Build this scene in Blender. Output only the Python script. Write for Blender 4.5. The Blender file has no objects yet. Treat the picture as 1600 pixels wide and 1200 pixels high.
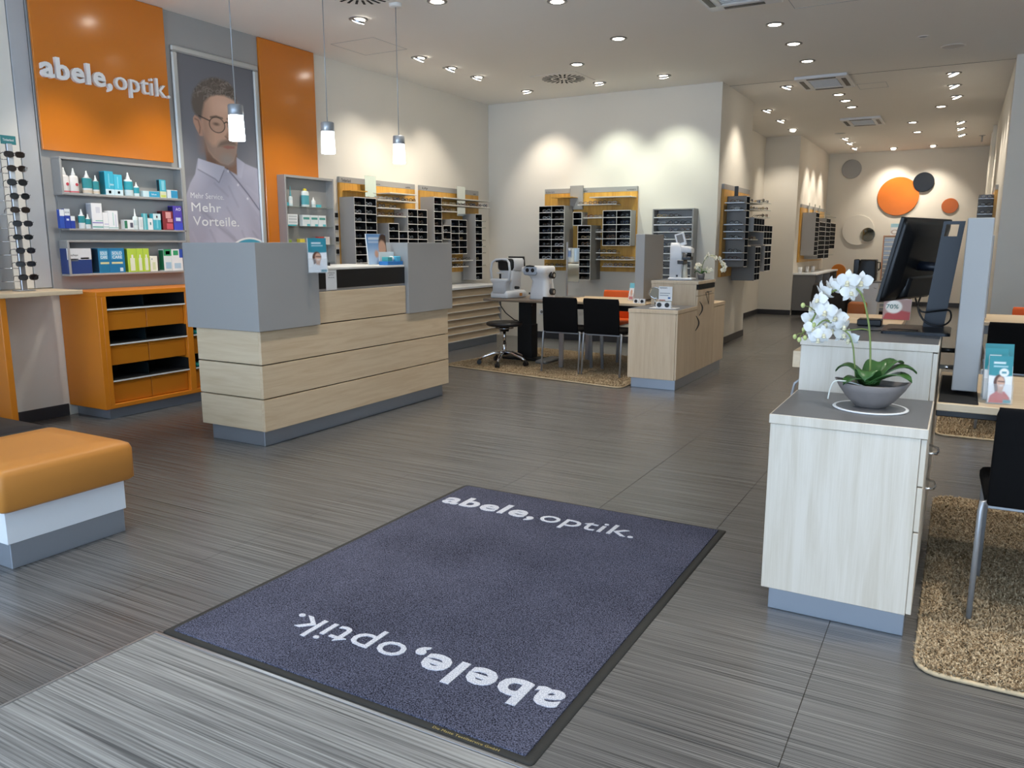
import bpy, bmesh, math, random
import numpy as np
from mathutils import Vector, Matrix

random.seed(7)
S = bpy.context.scene
COL = S.collection
PI = math.pi
R = math.radians

# ------------------------------------------------------------------ camera
cd = bpy.data.cameras.new('camera')
cam = bpy.data.objects.new('camera', cd)
COL.objects.link(cam)
cam.location = (0, 0, 1.37)
cam.rotation_euler = (R(90 - 10.124), 0, R(29.45))
cd.sensor_width = 36.0
cd.lens = 1232 / 1600 * 36.0
cd.clip_start = 0.05
cd.clip_end = 200
S.camera = cam

# ------------------------------------------------------------------ world: soft overcast daylight seen through the shop front
w = bpy.data.worlds.new('daylight')
S.world = w
w.use_nodes = True
bg = w.node_tree.nodes['Background']
bg.inputs[0].default_value = (0.58, 0.76, 1.0, 1)
bg.inputs[1].default_value = 3.9

# ------------------------------------------------------------------ exposure
S.view_settings.view_transform = 'Standard'
S.view_settings.look = 'None'
S.view_settings.gamma = 1.0
S.view_settings.use_curve_mapping = False
S.view_settings.exposure = 0.28
SPOT_W = 92.0            # watts of one ceiling spotlight
WARM = (1.0, 0.91, 0.78)
S.cycles.max_bounces = 6
S.cycles.diffuse_bounces = 3
S.cycles.glossy_bounces = 3
S.cycles.transmission_bounces = 6
S.cycles.transparent_max_bounces = 8
S.cycles.sample_clamp_indirect = 6.0
S.cycles.caustics_reflective = False
S.cycles.caustics_refractive = False

# ------------------------------------------------------------------ colours and materials
def lin(c):
    return c / 12.92 if c <= 0.04045 else ((c + 0.055) / 1.055) ** 2.4
def hx(h):
    h = h.lstrip('#')
    return tuple(lin(int(h[i:i + 2], 16) / 255) for i in (0, 2, 4))
def rgba(c):
    if isinstance(c, str):
        c = hx(c)
    return (c[0], c[1], c[2], 1.0)

MATS = {}
def base_mat(name):
    m = bpy.data.materials.new(name)
    m.use_nodes = True
    nt = m.node_tree
    return m, nt, nt.nodes['Principled BSDF']
def lk(nt, a, b):
    nt.links.new(a, b)

def pm(name, col, rough=0.5, metal=0.0, var=0.06, vscale=8.0, bump=0.0, bscale=120.0, coat=0.0, spec=0.5, alpha=None, trans=0.0, emit=None, estr=0.0):
    """painted / plastic / metal surface with a little procedural tone variation and fine relief"""
    if name in MATS:
        return MATS[name]
    m, nt, p = base_mat(name)
    c = rgba(col)
    tc = nt.nodes.new('ShaderNodeTexCoord')
    nz = nt.nodes.new('ShaderNodeTexNoise')
    nz.inputs['Scale'].default_value = vscale
    nz.inputs['Detail'].default_value = 3
    lk(nt, tc.outputs['Object'], nz.inputs['Vector'])
    mx = nt.nodes.new('ShaderNodeMix')
    mx.data_type = 'RGBA'
    mx.inputs[6].default_value = tuple(min(1, k * (1 - var)) for k in c[:3]) + (1,)
    mx.inputs[7].default_value = tuple(min(1, k * (1 + var)) for k in c[:3]) + (1,)
    lk(nt, nz.outputs['Fac'], mx.inputs[0])
    lk(nt, mx.outputs[2], p.inputs['Base Color'])
    p.inputs['Roughness'].default_value = rough
    p.inputs['Metallic'].default_value = metal
    p.inputs['Specular IOR Level'].default_value = spec
    p.inputs['Coat Weight'].default_value = coat
    p.inputs['Coat Roughness'].default_value = 0.12
    if trans:
        p.inputs['Transmission Weight'].default_value = trans
    if alpha is not None:
        p.inputs['Alpha'].default_value = alpha
    if emit is not None:
        p.inputs['Emission Color'].default_value = rgba(emit)
        p.inputs['Emission Strength'].default_value = estr
    if bump:
        n2 = nt.nodes.new('ShaderNodeTexNoise')
        n2.inputs['Scale'].default_value = bscale
        n2.inputs['Detail'].default_value = 4
        lk(nt, tc.outputs['Object'], n2.inputs['Vector'])
        b = nt.nodes.new('ShaderNodeBump')
        b.inputs['Strength'].default_value = bump
        b.inputs['Distance'].default_value = 0.01
        lk(nt, n2.outputs['Fac'], b.inputs['Height'])
        lk(nt, b.outputs['Normal'], p.inputs['Normal'])
    MATS[name] = m
    return m

def col(h, rough=0.45):
    return pm('paint_' + h.strip('#') + ('' if rough == 0.45 else '_%d' % int(rough * 100)), h, rough=rough, var=0.03)

def wood(name, light, dark, axis=2, scale=3.0, rough=0.42):
    if name in MATS:
        return MATS[name]
    m, nt, p = base_mat(name)
    tc = nt.nodes.new('ShaderNodeTexCoord')
    mp = nt.nodes.new('ShaderNodeMapping')
    sc = [9.0, 9.0, 9.0]
    sc[axis] = 0.7
    mp.inputs['Scale'].default_value = sc
    lk(nt, tc.outputs['Object'], mp.inputs['Vector'])
    n1 = nt.nodes.new('ShaderNodeTexNoise')
    n1.inputs['Scale'].default_value = scale
    n1.inputs['Detail'].default_value = 6
    n1.inputs['Distortion'].default_value = 0.9
    lk(nt, mp.outputs[0], n1.inputs['Vector'])
    mp2 = nt.nodes.new('ShaderNodeMapping')
    s2 = [60.0, 60.0, 60.0]
    s2[axis] = 1.6
    mp2.inputs['Scale'].default_value = s2
    lk(nt, tc.outputs['Object'], mp2.inputs['Vector'])
    n2 = nt.nodes.new('ShaderNodeTexNoise')
    n2.inputs['Scale'].default_value = 4.0
    n2.inputs['Detail'].default_value = 3
    lk(nt, mp2.outputs[0], n2.inputs['Vector'])
    ad = nt.nodes.new('ShaderNodeMath')
    ad.operation = 'MULTIPLY_ADD'
    ad.inputs[1].default_value = 0.35
    lk(nt, n2.outputs['Fac'], ad.inputs[0])
    lk(nt, n1.outputs['Fac'], ad.inputs[2])
    cr = nt.nodes.new('ShaderNodeValToRGB')
    cr.color_ramp.elements[0].position = 0.45
    cr.color_ramp.elements[0].color = rgba(dark)
    cr.color_ramp.elements[1].position = 0.80
    cr.color_ramp.elements[1].color = rgba(light)
    lk(nt, ad.outputs[0], cr.inputs[0])
    lk(nt, cr.outputs[0], p.inputs['Base Color'])
    p.inputs['Roughness'].default_value = rough
    b = nt.nodes.new('ShaderNodeBump')
    b.inputs['Strength'].default_value = 0.05
    b.inputs['Distance'].default_value = 0.002
    lk(nt, n2.outputs['Fac'], b.inputs['Height'])
    lk(nt, b.outputs['Normal'], p.inputs['Normal'])
    MATS[name] = m
    return m

def streaks(name, dark, light, rough=0.38, fine=(1.6, 90.0, 1.0), broad=(0.5, 14.0, 1.0), bump=0.12, per_object=True, lo=0.30, hi=0.72):
    """floor surface with fine streaks running along the world X axis"""
    m, nt, p = base_mat(name)
    g = nt.nodes.new('ShaderNodeNewGeometry')
    vec = g.outputs['Position']
    if per_object:
        oi = nt.nodes.new('ShaderNodeObjectInfo')
        cm = nt.nodes.new('ShaderNodeCombineXYZ')
        ml = nt.nodes.new('ShaderNodeMath')
        ml.operation = 'MULTIPLY'
        ml.inputs[1].default_value = 37.0
        lk(nt, oi.outputs['Random'], ml.inputs[0])
        lk(nt, ml.outputs[0], cm.inputs[0])
        lk(nt, ml.outputs[0], cm.inputs[2])
        va = nt.nodes.new('ShaderNodeVectorMath')
        va.operation = 'ADD'
        lk(nt, g.outputs['Position'], va.inputs[0])
        lk(nt, cm.outputs[0], va.inputs[1])
        vec = va.outputs[0]
    outs = []
    for sc, det in ((fine, 3), (broad, 3)):
        mp = nt.nodes.new('ShaderNodeMapping')
        mp.inputs['Scale'].default_value = sc
        lk(nt, vec, mp.inputs['Vector'])
        nz = nt.nodes.new('ShaderNodeTexNoise')
        nz.inputs['Scale'].default_value = 1.6
        nz.inputs['Detail'].default_value = det
        nz.inputs['Roughness'].default_value = 0.6
        lk(nt, mp.outputs[0], nz.inputs['Vector'])
        outs.append(nz.outputs['Fac'])
    ad = nt.nodes.new('ShaderNodeMath')
    ad.operation = 'MULTIPLY_ADD'
    ad.inputs[1].default_value = 0.30
    lk(nt, outs[1], ad.inputs[0])
    ml2 = nt.nodes.new('ShaderNodeMath')
    ml2.operation = 'MULTIPLY'
    ml2.inputs[1].default_value = 0.70
    lk(nt, outs[0], ml2.inputs[0])
    lk(nt, ml2.outputs[0], ad.inputs[2])
    cr = nt.nodes.new('ShaderNodeValToRGB')
    cr.color_ramp.elements[0].position = lo
    cr.color_ramp.elements[0].color = rgba(dark)
    cr.color_ramp.elements[1].position = hi
    cr.color_ramp.elements[1].color = rgba(light)
    lk(nt, ad.outputs[0], cr.inputs[0])
    lk(nt, cr.outputs[0], p.inputs['Base Color'])
    p.inputs['Roughness'].default_value = rough
    b = nt.nodes.new('ShaderNodeBump')
    b.inputs['Strength'].default_value = bump
    b.inputs['Distance'].default_value = 0.003
    lk(nt, outs[0], b.inputs['Height'])
    lk(nt, b.outputs['Normal'], p.inputs['Normal'])
    MATS[name] = m
    return m

def speckle(name, dark, light, scale=260.0, rough=0.95, bump=0.5, big=3.0):
    m, nt, p = base_mat(name)
    g = nt.nodes.new('ShaderNodeNewGeometry')
    n1 = nt.nodes.new('ShaderNodeTexNoise')
    n1.inputs['Scale'].default_value = scale
    n1.inputs['Detail'].default_value = 2
    lk(nt, g.outputs['Position'], n1.inputs['Vector'])
    n2 = nt.nodes.new('ShaderNodeTexNoise')
    n2.inputs['Scale'].default_value = big
    n2.inputs['Detail'].default_value = 5
    lk(nt, g.outputs['Position'], n2.inputs['Vector'])
    ad = nt.nodes.new('ShaderNodeMath')
    ad.operation = 'MULTIPLY_ADD'
    ad.inputs[1].default_value = 0.22
    lk(nt, n2.outputs['Fac'], ad.inputs[0])
    lk(nt, n1.outputs['Fac'], ad.inputs[2])
    cr = nt.nodes.new('ShaderNodeValToRGB')
    cr.color_ramp.elements[0].position = 0.46
    cr.color_ramp.elements[0].color = rgba(dark)
    cr.color_ramp.elements[1].position = 0.78
    cr.color_ramp.elements[1].color = rgba(light)
    lk(nt, ad.outputs[0], cr.inputs[0])
    lk(nt, cr.outputs[0], p.inputs['Base Color'])
    p.inputs['Roughness'].default_value = rough
    p.inputs['Specular IOR Level'].default_value = 0.1
    b = nt.nodes.new('ShaderNodeBump')
    b.inputs['Strength'].default_value = bump
    b.inputs['Distance'].default_value = 0.004
    lk(nt, n1.outputs['Fac'], b.inputs['Height'])
    lk(nt, b.outputs['Normal'], p.inputs['Normal'])
    MATS[name] = m
    return m

def attr_mat(name, rough=0.35):
    if name in MATS:
        return MATS[name]
    m, nt, p = base_mat(name)
    a = nt.nodes.new('ShaderNodeVertexColor')
    a.layer_name = 'print'
    lk(nt, a.outputs['Color'], p.inputs['Base Color'])
    p.inputs['Roughness'].default_value = rough
    MATS[name] = m
    return m

M_WALL = pm('wall_paint', '#ece6da', rough=0.85, var=0.015, vscale=2, bump=0.04, bscale=220)
M_CEIL = pm('ceiling_paint', '#f1ede6', rough=0.9, var=0.015, vscale=1.5, bump=0.03, bscale=160)
M_GREY = pm('grey_laminate', '#a3a2a0', rough=0.42, var=0.025, vscale=3)
M_GREYD = pm('dark_grey_laminate', '#787674', rough=0.45, var=0.03, vscale=3)
M_PLINTH = pm('plinth_metal_grey', '#a7aeb8', rough=0.34, var=0.03, vscale=2, metal=0.6)
M_ORANGE = pm('orange_lacquer', '#d67b1a', rough=0.2, var=0.02, vscale=2, coat=0.5, bump=0.015, bscale=60)
M_ORANGEM = pm('orange_lacquer_satin', '#dd8320', rough=0.33, var=0.02, vscale=3)
M_LEATHER = pm('orange_leatherette', '#cf8a3e', rough=0.42, var=0.05, vscale=5, bump=0.06, bscale=420)
M_BLEATHER = pm('black_leatherette', '#1f1e20', rough=0.45, var=0.08, vscale=6, bump=0.05, bscale=380)
M_MAPLE_V = wood('maple_vertical_grain', '#dec8aa', '#d2b998', axis=2)
M_MAPLE_Y = wood('maple_grain_along_counter', '#dec8a8', '#d1b794', axis=1)
M_MAPLE_X = wood('maple_grain_across', '#dec9aa', '#d2ba97', axis=0)
M_MAPLE_DAYLIT = wood('daylit_maple', '#dfd6c8', '#cfc4b2', axis=2, scale=2.2)  # storefront console's maple, with the whitening of the daylight mixed into its colour
M_BAMBOO = wood('amber_wood', '#dcaa50', '#c48f3c', axis=2, scale=2.0, rough=0.35)
M_TOPGREY = pm('worktop_grey', '#6a6b6e', rough=0.45, var=0.04, vscale=6)
M_BLACK = pm('black_plastic', '#0d0d0f', rough=0.38, var=0.1)
M_BLACKM = pm('black_matt', '#0c0c0d', rough=0.75, var=0.1)
M_CLOTH = pm('black_fabric', '#09090b', rough=0.9, var=0.2, vscale=300, bump=0.1, bscale=500, spec=0.2)
M_WHITEP = pm('white_plastic', '#e6e7e8', rough=0.35, var=0.02)
M_WHITEL = pm('white_lacquer', '#eef1f4', rough=0.3, var=0.02)
M_OFFW = pm('off_white_edge', '#e9e6de', rough=0.5, var=0.02)
M_ALU = pm('satin_aluminium', '#b9bbbf', rough=0.32, metal=0.9, var=0.05)
M_CHROME = pm('chrome', '#d8d9dc', rough=0.09, metal=1.0, var=0.02)
M_STEELP = pm('silver_paint', '#a9adb2', rough=0.35, metal=0.5, var=0.04)
M_DARKBASE = pm('baseboard_dark', '#38373a', rough=0.45, var=0.12, vscale=20)
M_GROUT = pm('grout', '#57544f', rough=0.9, var=0.1, vscale=40)
M_TILE = streaks('streaked_floor_tile', '#2f2f30', '#878583', rough=0.25, fine=(0.8, 210.0, 1.0), broad=(0.35, 60.0, 1.0), bump=0.10, per_object=False, lo=0.36, hi=0.66)
M_CARPET = streaks('streaked_entrance_carpet', '#363536', '#a9a7a3', rough=0.95, fine=(0.8, 80.0, 1.0), broad=(0.5, 18.0, 1.0), bump=0.6, per_object=False, lo=0.30, hi=0.62)
M_NAVY = speckle('navy_mat_pile', '#1b1c26', '#6e7085', scale=230, big=2.0)
M_LETTER = speckle('white_mat_pile', '#a9acbc', '#f2f2f6', scale=250, big=2.5)
M_RUBBER = pm('black_rubber', '#2a2a28', rough=0.65, var=0.1, vscale=60, bump=0.05, bscale=200)
M_MIRROR = pm('mirror_glass', '#dfe6e2', rough=0.03, metal=1.0, var=0.0)
M_NAVYP = pm('navy_plastic', '#0d1420', rough=0.4, var=0.08)
M_ACRYL = pm('clear_acrylic', '#f4f8fa', rough=0.05, trans=1.0, var=0.0)
M_PRINT = attr_mat('printed_paper')

def glass_mat(name, colr, a):
    """clear sheet glass: mostly see-through with a mirror-like sheen"""
    if name in MATS:
        return MATS[name]
    m, nt, p = base_mat(name)
    p.inputs['Base Color'].default_value = rgba(colr)
    p.inputs['Roughness'].default_value = 0.05
    p.inputs['Alpha'].default_value = a
    MATS[name] = m
    return m
M_GLASS = glass_mat('shelf_glass', '#a8bcb6', 0.35)
M_POCKET = glass_mat('clear_pocket', '#dfe8ea', 0.12)

# ------------------------------------------------------------------ mesh builder
class MB:
    def __init__(s):
        s.v, s.f, s.m, s.sm = [], [], [], []
    def add(s, vs, fs, mi=0, smooth=False):
        o = len(s.v)
        s.v.extend([tuple(p) for p in vs])
        for i, f in enumerate(fs):
            s.f.append([o + k for k in f])
            s.m.append(mi[i] if isinstance(mi, (list, tuple)) else mi)
            s.sm.append(smooth)
        return s
    def box(s, x0, x1, y0, y1, z0, z1, b=0.0, mi=0, fm=None):
        if b <= 0:
            vs = [(x, y, z) for z in (z0, z1) for y in (y0, y1) for x in (x0, x1)]
            fs = {'-z': (0, 2, 3, 1), '+z': (4, 5, 7, 6), '-y': (0, 1, 5, 4), '+y': (2, 6, 7, 3), '-x': (0, 4, 6, 2), '+x': (1, 3, 7, 5)}
            ml = [(fm or {}).get(k, mi) for k in fs]
            return s.add(vs, list(fs.values()), ml)
        b = min(b, (x1 - x0) * .45, (y1 - y0) * .45, (z1 - z0) * .45)
        c = [(x0, x1), (y0, y1), (z0, z1)]
        vs, idx = [], {}
        for sx in (0, 1):
            for sy in (0, 1):
                for sz in (0, 1):
                    sg = (sx, sy, sz)
                    for ax in range(3):      # vertex lying on the face whose normal is ax
                        p = []
                        for k in range(3):
                            e = c[k][sg[k]]
                            if k != ax:
                                e += b if sg[k] == 0 else -b
                            p.append(e)
                        idx[(sg, ax)] = len(vs)
                        vs.append(p)
        fs, ml = [], []
        nm = 'xyz'
        for ax in range(3):
            o = [k for k in range(3) if k != ax]
            for sd in (0, 1):
                q = []
                for a, bb in ((0, 0), (1, 0), (1, 1), (0, 1)):
                    sg = [0, 0, 0]
                    sg[ax], sg[o[0]], sg[o[1]] = sd, a, bb
                    q.append(idx[(tuple(sg), ax)])
                flip = (sd == 0) != (ax == 1)
                fs.append(q[::-1] if flip else q)
                ml.append((fm or {}).get(('-' if sd == 0 else '+') + nm[ax], mi))
        for ax in range(3):                  # edge chamfers run along ax
            o = [k for k in range(3) if k != ax]
            for a in (0, 1):
                for bb in (0, 1):
                    s0, s1 = [0, 0, 0], [0, 0, 0]
                    s0[o[0]] = s1[o[0]] = a
                    s0[o[1]] = s1[o[1]] = bb
                    s1[ax] = 1
                    q = [idx[(tuple(s0), o[0])], idx[(tuple(s1), o[0])], idx[(tuple(s1), o[1])], idx[(tuple(s0), o[1])]]
                    flip = ((a == bb) != (ax == 1))
                    fs.append(q if flip else q[::-1])
                    ml.append(mi)
        for sg in [(a, bb, cc) for a in (0, 1) for bb in (0, 1) for cc in (0, 1)]:
            q = [idx[(sg, 0)], idx[(sg, 1)], idx[(sg, 2)]]
            fs.append(q if sum(sg) % 2 == 1 else q[::-1])
            ml.append(mi)
        return s.add(vs, fs, ml)
    def ring(s, c, ax, r, n):
        ax = Vector(ax).normalized()
        t = Vector((0, 0, 1)) if abs(ax.z) < 0.9 else Vector((1, 0, 0))
        u = ax.cross(t).normalized()
        v = ax.cross(u)
        c = Vector(c)
        return [c + (u * math.cos(2 * PI * k / n) + v * math.sin(2 * PI * k / n)) * r for k in range(n)]
    def cyl(s, p0, p1, r0, r1=None, n=14, mi=0, caps=True, smooth=True):
        r1 = r0 if r1 is None else r1
        ax = Vector(p1) - Vector(p0)
        a, b = s.ring(p0, ax, r0, n), s.ring(p1, ax, r1, n)
        s.add(a + b, [(k, n + k, n + (k + 1) % n, (k + 1) % n) for k in range(n)], mi, smooth)
        if caps:
            s.add(a, [tuple(range(n))], mi)
            s.add(b, [tuple(range(n))[::-1]], mi)
        return s
    def tube(s, pts, r, n=6, mi=0, closed=False, smooth=True):
        pts = [Vector(p) for p in pts]
        m = len(pts)
        rr = r if isinstance(r, (list, tuple)) else [r] * m
        rings = []
        prev = None
        for i, p in enumerate(pts):
            if closed:
                d = pts[(i + 1) % m] - pts[i - 1]
            else:
                d = pts[min(i + 1, m - 1)] - pts[max(i - 1, 0)]
            d.normalize()
            if prev is None:
                t = Vector((0, 0, 1)) if abs(d.z) < 0.9 else Vector((1, 0, 0))
                u = d.cross(t).normalized()
            else:
                u = (prev - d * prev.dot(d)).normalized()
            prev = u
            v = d.cross(u)
            rings += [p + (u * math.cos(2 * PI * k / n) + v * math.sin(2 * PI * k / n)) * rr[i] for k in range(n)]
        fs = []
        for i in range(m if closed else m - 1):
            j = (i + 1) % m
            for k in range(n):
                fs.append((i * n + k, j * n + k, j * n + (k + 1) % n, i * n + (k + 1) % n))
        s.add(rings, fs, mi, smooth)
        if not closed:
            s.add(rings[:n], [tuple(range(n))], mi)
            s.add(rings[-n:], [tuple(range(n))[::-1]], mi)
        return s
    def lathe(s, prof, cx=0, cy=0, n=24, mi=0, smooth=True, sx=1.0, sy=1.0):
        vs = []
        for r, z in prof:
            vs += [(cx + sx * r * math.cos(2 * PI * k / n), cy + sy * r * math.sin(2 * PI * k / n), z) for k in range(n)]
        fs = []
        for i in range(len(prof) - 1):
            for k in range(n):
                fs.append((i * n + k, i * n + (k + 1) % n, (i + 1) * n + (k + 1) % n, (i + 1) * n + k))
        return s.add(vs, fs, mi, smooth)
    def prism(s, poly, a, b, axis='y', mi=0, smooth=False):
        """extrude a 2D polygon; axis y: poly is (x,z), axis x: poly is (y,z), axis z: poly is (x,y)"""
        def P(p, t):
            return {'y': (p[0], t, p[1]), 'x': (t, p[0], p[1]), 'z': (p[0], p[1], t)}[axis]
        n = len(poly)
        va, vb = [P(p, a) for p in poly], [P(p, b) for p in poly]
        s.add(va + vb, [(k, (k + 1) % n, n + (k + 1) % n, n + k) for k in range(n)], mi, smooth)
        s.add(va, [tuple(range(n))[::-1]], mi)
        s.add(vb, [tuple(range(n))], mi)
        return s
    def loft(s, rings, mi=0, smooth=True, caps=True):
        n = len(rings[0])
        vs = [p for r in rings for p in r]
        fs = []
        for i in range(len(rings) - 1):
            for k in range(n):
                fs.append((i * n + k, i * n + (k + 1) % n, (i + 1) * n + (k + 1) % n, (i + 1) * n + k))
        s.add(vs, fs, mi, smooth)
        if caps:
            s.add(rings[0], [tuple(range(n))[::-1]], mi)
            s.add(rings[-1], [tuple(range(n))], mi)
        return s
    def ball(s, c, rx, ry=None, rz=None, nu=12, nv=8, mi=0):
        ry = rx if ry is None else ry
        rz = rx if rz is None else rz
        rings = []
        for j in range(nv + 1):
            t = -PI / 2 + PI * j / nv
            rings.append([(c[0] + rx * math.cos(t) * math.cos(2 * PI * k / nu), c[1] + ry * math.cos(t) * math.sin(2 * PI * k / nu), c[2] + rz * math.sin(t)) for k in range(nu)])
        return s.loft(rings, mi, True, False)
    def xf(s, M):
        s.v = [tuple(M @ Vector(p)) for p in s.v]
        return s
    def mesh(s, name):
        me = bpy.data.meshes.new(name)
        me.from_pydata(s.v, [], s.f)
        me.polygons.foreach_set('material_index', s.m)
        me.polygons.foreach_set('use_smooth', s.sm)
        bm = bmesh.new()
        bm.from_mesh(me)
        bmesh.ops.remove_doubles(bm, verts=bm.verts, dist=1e-6)
        bmesh.ops.recalc_face_normals(bm, faces=bm.faces)
        bm.to_mesh(me)
        bm.free()
        return me

def rrect(w, d, r, n=4, cx=0, cy=0):
    """rounded rectangle outline as (x,y) points, counter-clockwise"""
    out = []
    for sx, sy, a0 in ((1, 1, 0), (-1, 1, 90), (-1, -1, 180), (1, -1, 270)):
        for k in range(n + 1):
            a = R(a0 + 90 * k / n)
            out.append((cx + sx * (w / 2 - r) + r * math.cos(a), cy + sy * (d / 2 - r) + r * math.sin(a)))
    return out

def setmats(me, mats):
    for m in (mats if isinstance(mats, (list, tuple)) else [mats]):
        me.materials.append(m)
    return me
def tag(o, label=None, cat=None, group=None, kind=None):
    for k, v in (('label', label), ('category', cat), ('group', group), ('kind', kind)):
        if v:
            o[k] = v
    return o
def thing(name, label, cat, loc=(0, 0, 0), rz=0, group=None):
    o = bpy.data.objects.new(name, None)
    COL.objects.link(o)
    o.location = loc
    o.rotation_euler = (0, 0, rz)
    o.empty_display_size = 0.1
    return tag(o, label, cat, group)
def part(name, mb, mats, parent, label=None, loc=(0, 0, 0), rot=(0, 0, 0), me=None):
    me = me or setmats(mb.mesh(name), mats)
    o = bpy.data.objects.new(name, me)
    COL.objects.link(o)
    o.parent = parent
    o.location = loc
    o.rotation_euler = rot
    if label:
        o['label'] = label
    return o
def single(name, mb, mats, label, cat, loc=(0, 0, 0), rz=0, group=None, me=None, kind=None):
    me = me or setmats(mb.mesh(name), mats)
    o = bpy.data.objects.new(name, me)
    COL.objects.link(o)
    o.location = loc
    o.rotation_euler = (0, 0, rz)
    return tag(o, label, cat, group, kind)
def struct(name, mb, mats, parent=None):
    o = bpy.data.objects.new(name, setmats(mb.mesh(name), mats))
    COL.objects.link(o)
    if parent:
        o.parent = parent
    else:
        o['kind'] = 'structure'
    return o
def bx(*a, **k):
    return MB().box(*a, **k)
def copy_tree(o, parent=None):
    c = o.copy()
    COL.objects.link(c)
    c.parent = parent
    for ch in list(o.children):
        copy_tree(ch, c)
    return c

# ------------------------------------------------------------------ lettering
GLYPH = {}
def text_me(s, bold=0.0, res=2):
    cu = bpy.data.curves.new('lettering', 'FONT')
    cu.body = s
    cu.size = 1.0
    cu.offset = bold
    cu.resolution_u = res
    o = bpy.data.objects.new('lettering', cu)
    COL.objects.link(o)
    dg = bpy.context.evaluated_depsgraph_get()
    dg.update()
    me = bpy.data.meshes.new_from_object(o.evaluated_get(dg))
    bpy.data.objects.remove(o)
    bpy.data.curves.remove(cu)
    out = ([(v.co.x, v.co.y) for v in me.vertices], [tuple(p.vertices) for p in me.polygons])
    bpy.data.meshes.remove(me)
    return out
def glyph(ch, bold):
    """flat outline of one letter as (points, faces) and how far the next letter moves on"""
    if ch in 'MWNVvw':
        bold = 0.0
    k = (ch, bold)
    if k not in GLYPH:
        if ch == ' ':
            GLYPH[k] = ([], [], 0.28)
        else:
            g = text_me(ch, bold, 3)
            nn = max(p[0] for p in text_me('nn', 0, 1)[0]) if ('nn', 0) not in GLYPH else GLYPH[('nn', 0)]
            GLYPH[('nn', 0)] = nn
            adv = max(p[0] for p in text_me('n' + ch + 'n', 0, 1)[0]) - nn
            GLYPH[k] = (g[0], g[1], adv)
    return GLYPH[k]
# columns: where the text's right, up and outward directions point
AX_LEFTWALL = Matrix(((0, 0, 1), (1, 0, 0), (0, 1, 0)))      # on a wall that faces +X
AX_FRONT = Matrix(((1, 0, 0), (0, 0, -1), (0, 1, 0)))        # on a face that looks to -Y
AX_FLOOR = Matrix(((1, 0, 0), (0, 1, 0), (0, 0, 1)))
AX_FLOOR180 = Matrix(((-1, 0, 0), (0, -1, 0), (0, 0, 1)))
def line_of_text(s, parent, mat, org, ax, width, height, bold=0.0, ext=0.0, name='lettering'):
    """one flat line of print fitted to width x height (height of the tallest letter)"""
    bold = 0.0 if bold < 0.01 else 0.011
    V, F, x = [], [], 0.0
    for ch in s:
        g = glyph(ch, bold)
        o = len(V)
        V += [(p[0] + x, p[1]) for p in g[0]]
        F += [tuple(k + o for k in f) for f in g[1]]
        x += g[2] + 0.02
    x0, x1 = min(p[0] for p in V), max(p[0] for p in V)
    y0, y1 = min(p[1] for p in V), max(p[1] for p in V)
    sx, sy = width / (x1 - x0), height / (y1 - y0)
    me = bpy.data.meshes.new(name)
    me.from_pydata([tuple(ax @ Vector(((p[0] - x0) * sx, (p[1] - y0) * sy, 0.0)) + Vector(org)) for p in V], [], F)
    return part(name, None, None, parent, me=setmats(me, mat))
def letters(words, parent, mat, org, ax, width, hs, ext, bold=(0.028, 0.0)):
    """two-weight logotype, every letter a solid object of its own"""
    x = 0.0
    made = []
    for word, b in zip(words, bold):
        for ch in word:
            g = glyph(ch, b)
            made.append((g, x))
            x += g[2] + (0.04 if b > 0.01 else 0.01)
        x += 0.02
    sx = width / x
    for g, xo in made:
        n = len(g[0])
        P = [tuple(ax @ Vector(((p[0] + xo) * sx, p[1] * hs, z)) + Vector(org)) for z in (0.0, 2 * ext) for p in g[0]]
        cnt = {}
        for f in g[1]:
            for i in range(len(f)):
                e = (f[i], f[(i + 1) % len(f)])
                cnt[tuple(sorted(e))] = cnt.get(tuple(sorted(e)), []) + [e]
        F = [tuple(k + n for k in f) for f in g[1]] + [f[::-1] for f in g[1]]
        for es in cnt.values():
            if len(es) == 1:
                i, j = es[0]
                F.append((i, j, j + n, i + n))
        me = bpy.data.meshes.new('letter')
        me.from_pydata(P, [], F)
        part('letter', None, None, parent, me=setmats(me, mat))
for b_, cs_ in ((0.028, 'abel,'), (0.0, 'optik.abcdefghilmnrstuvwMDTGHSAEWBVkPO0%'), (0.011, 'MehrVotil.TmbandACUVEOSLRyptWifusIwBg%0')):
    for c_ in cs_:
        glyph(c_, b_)

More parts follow.
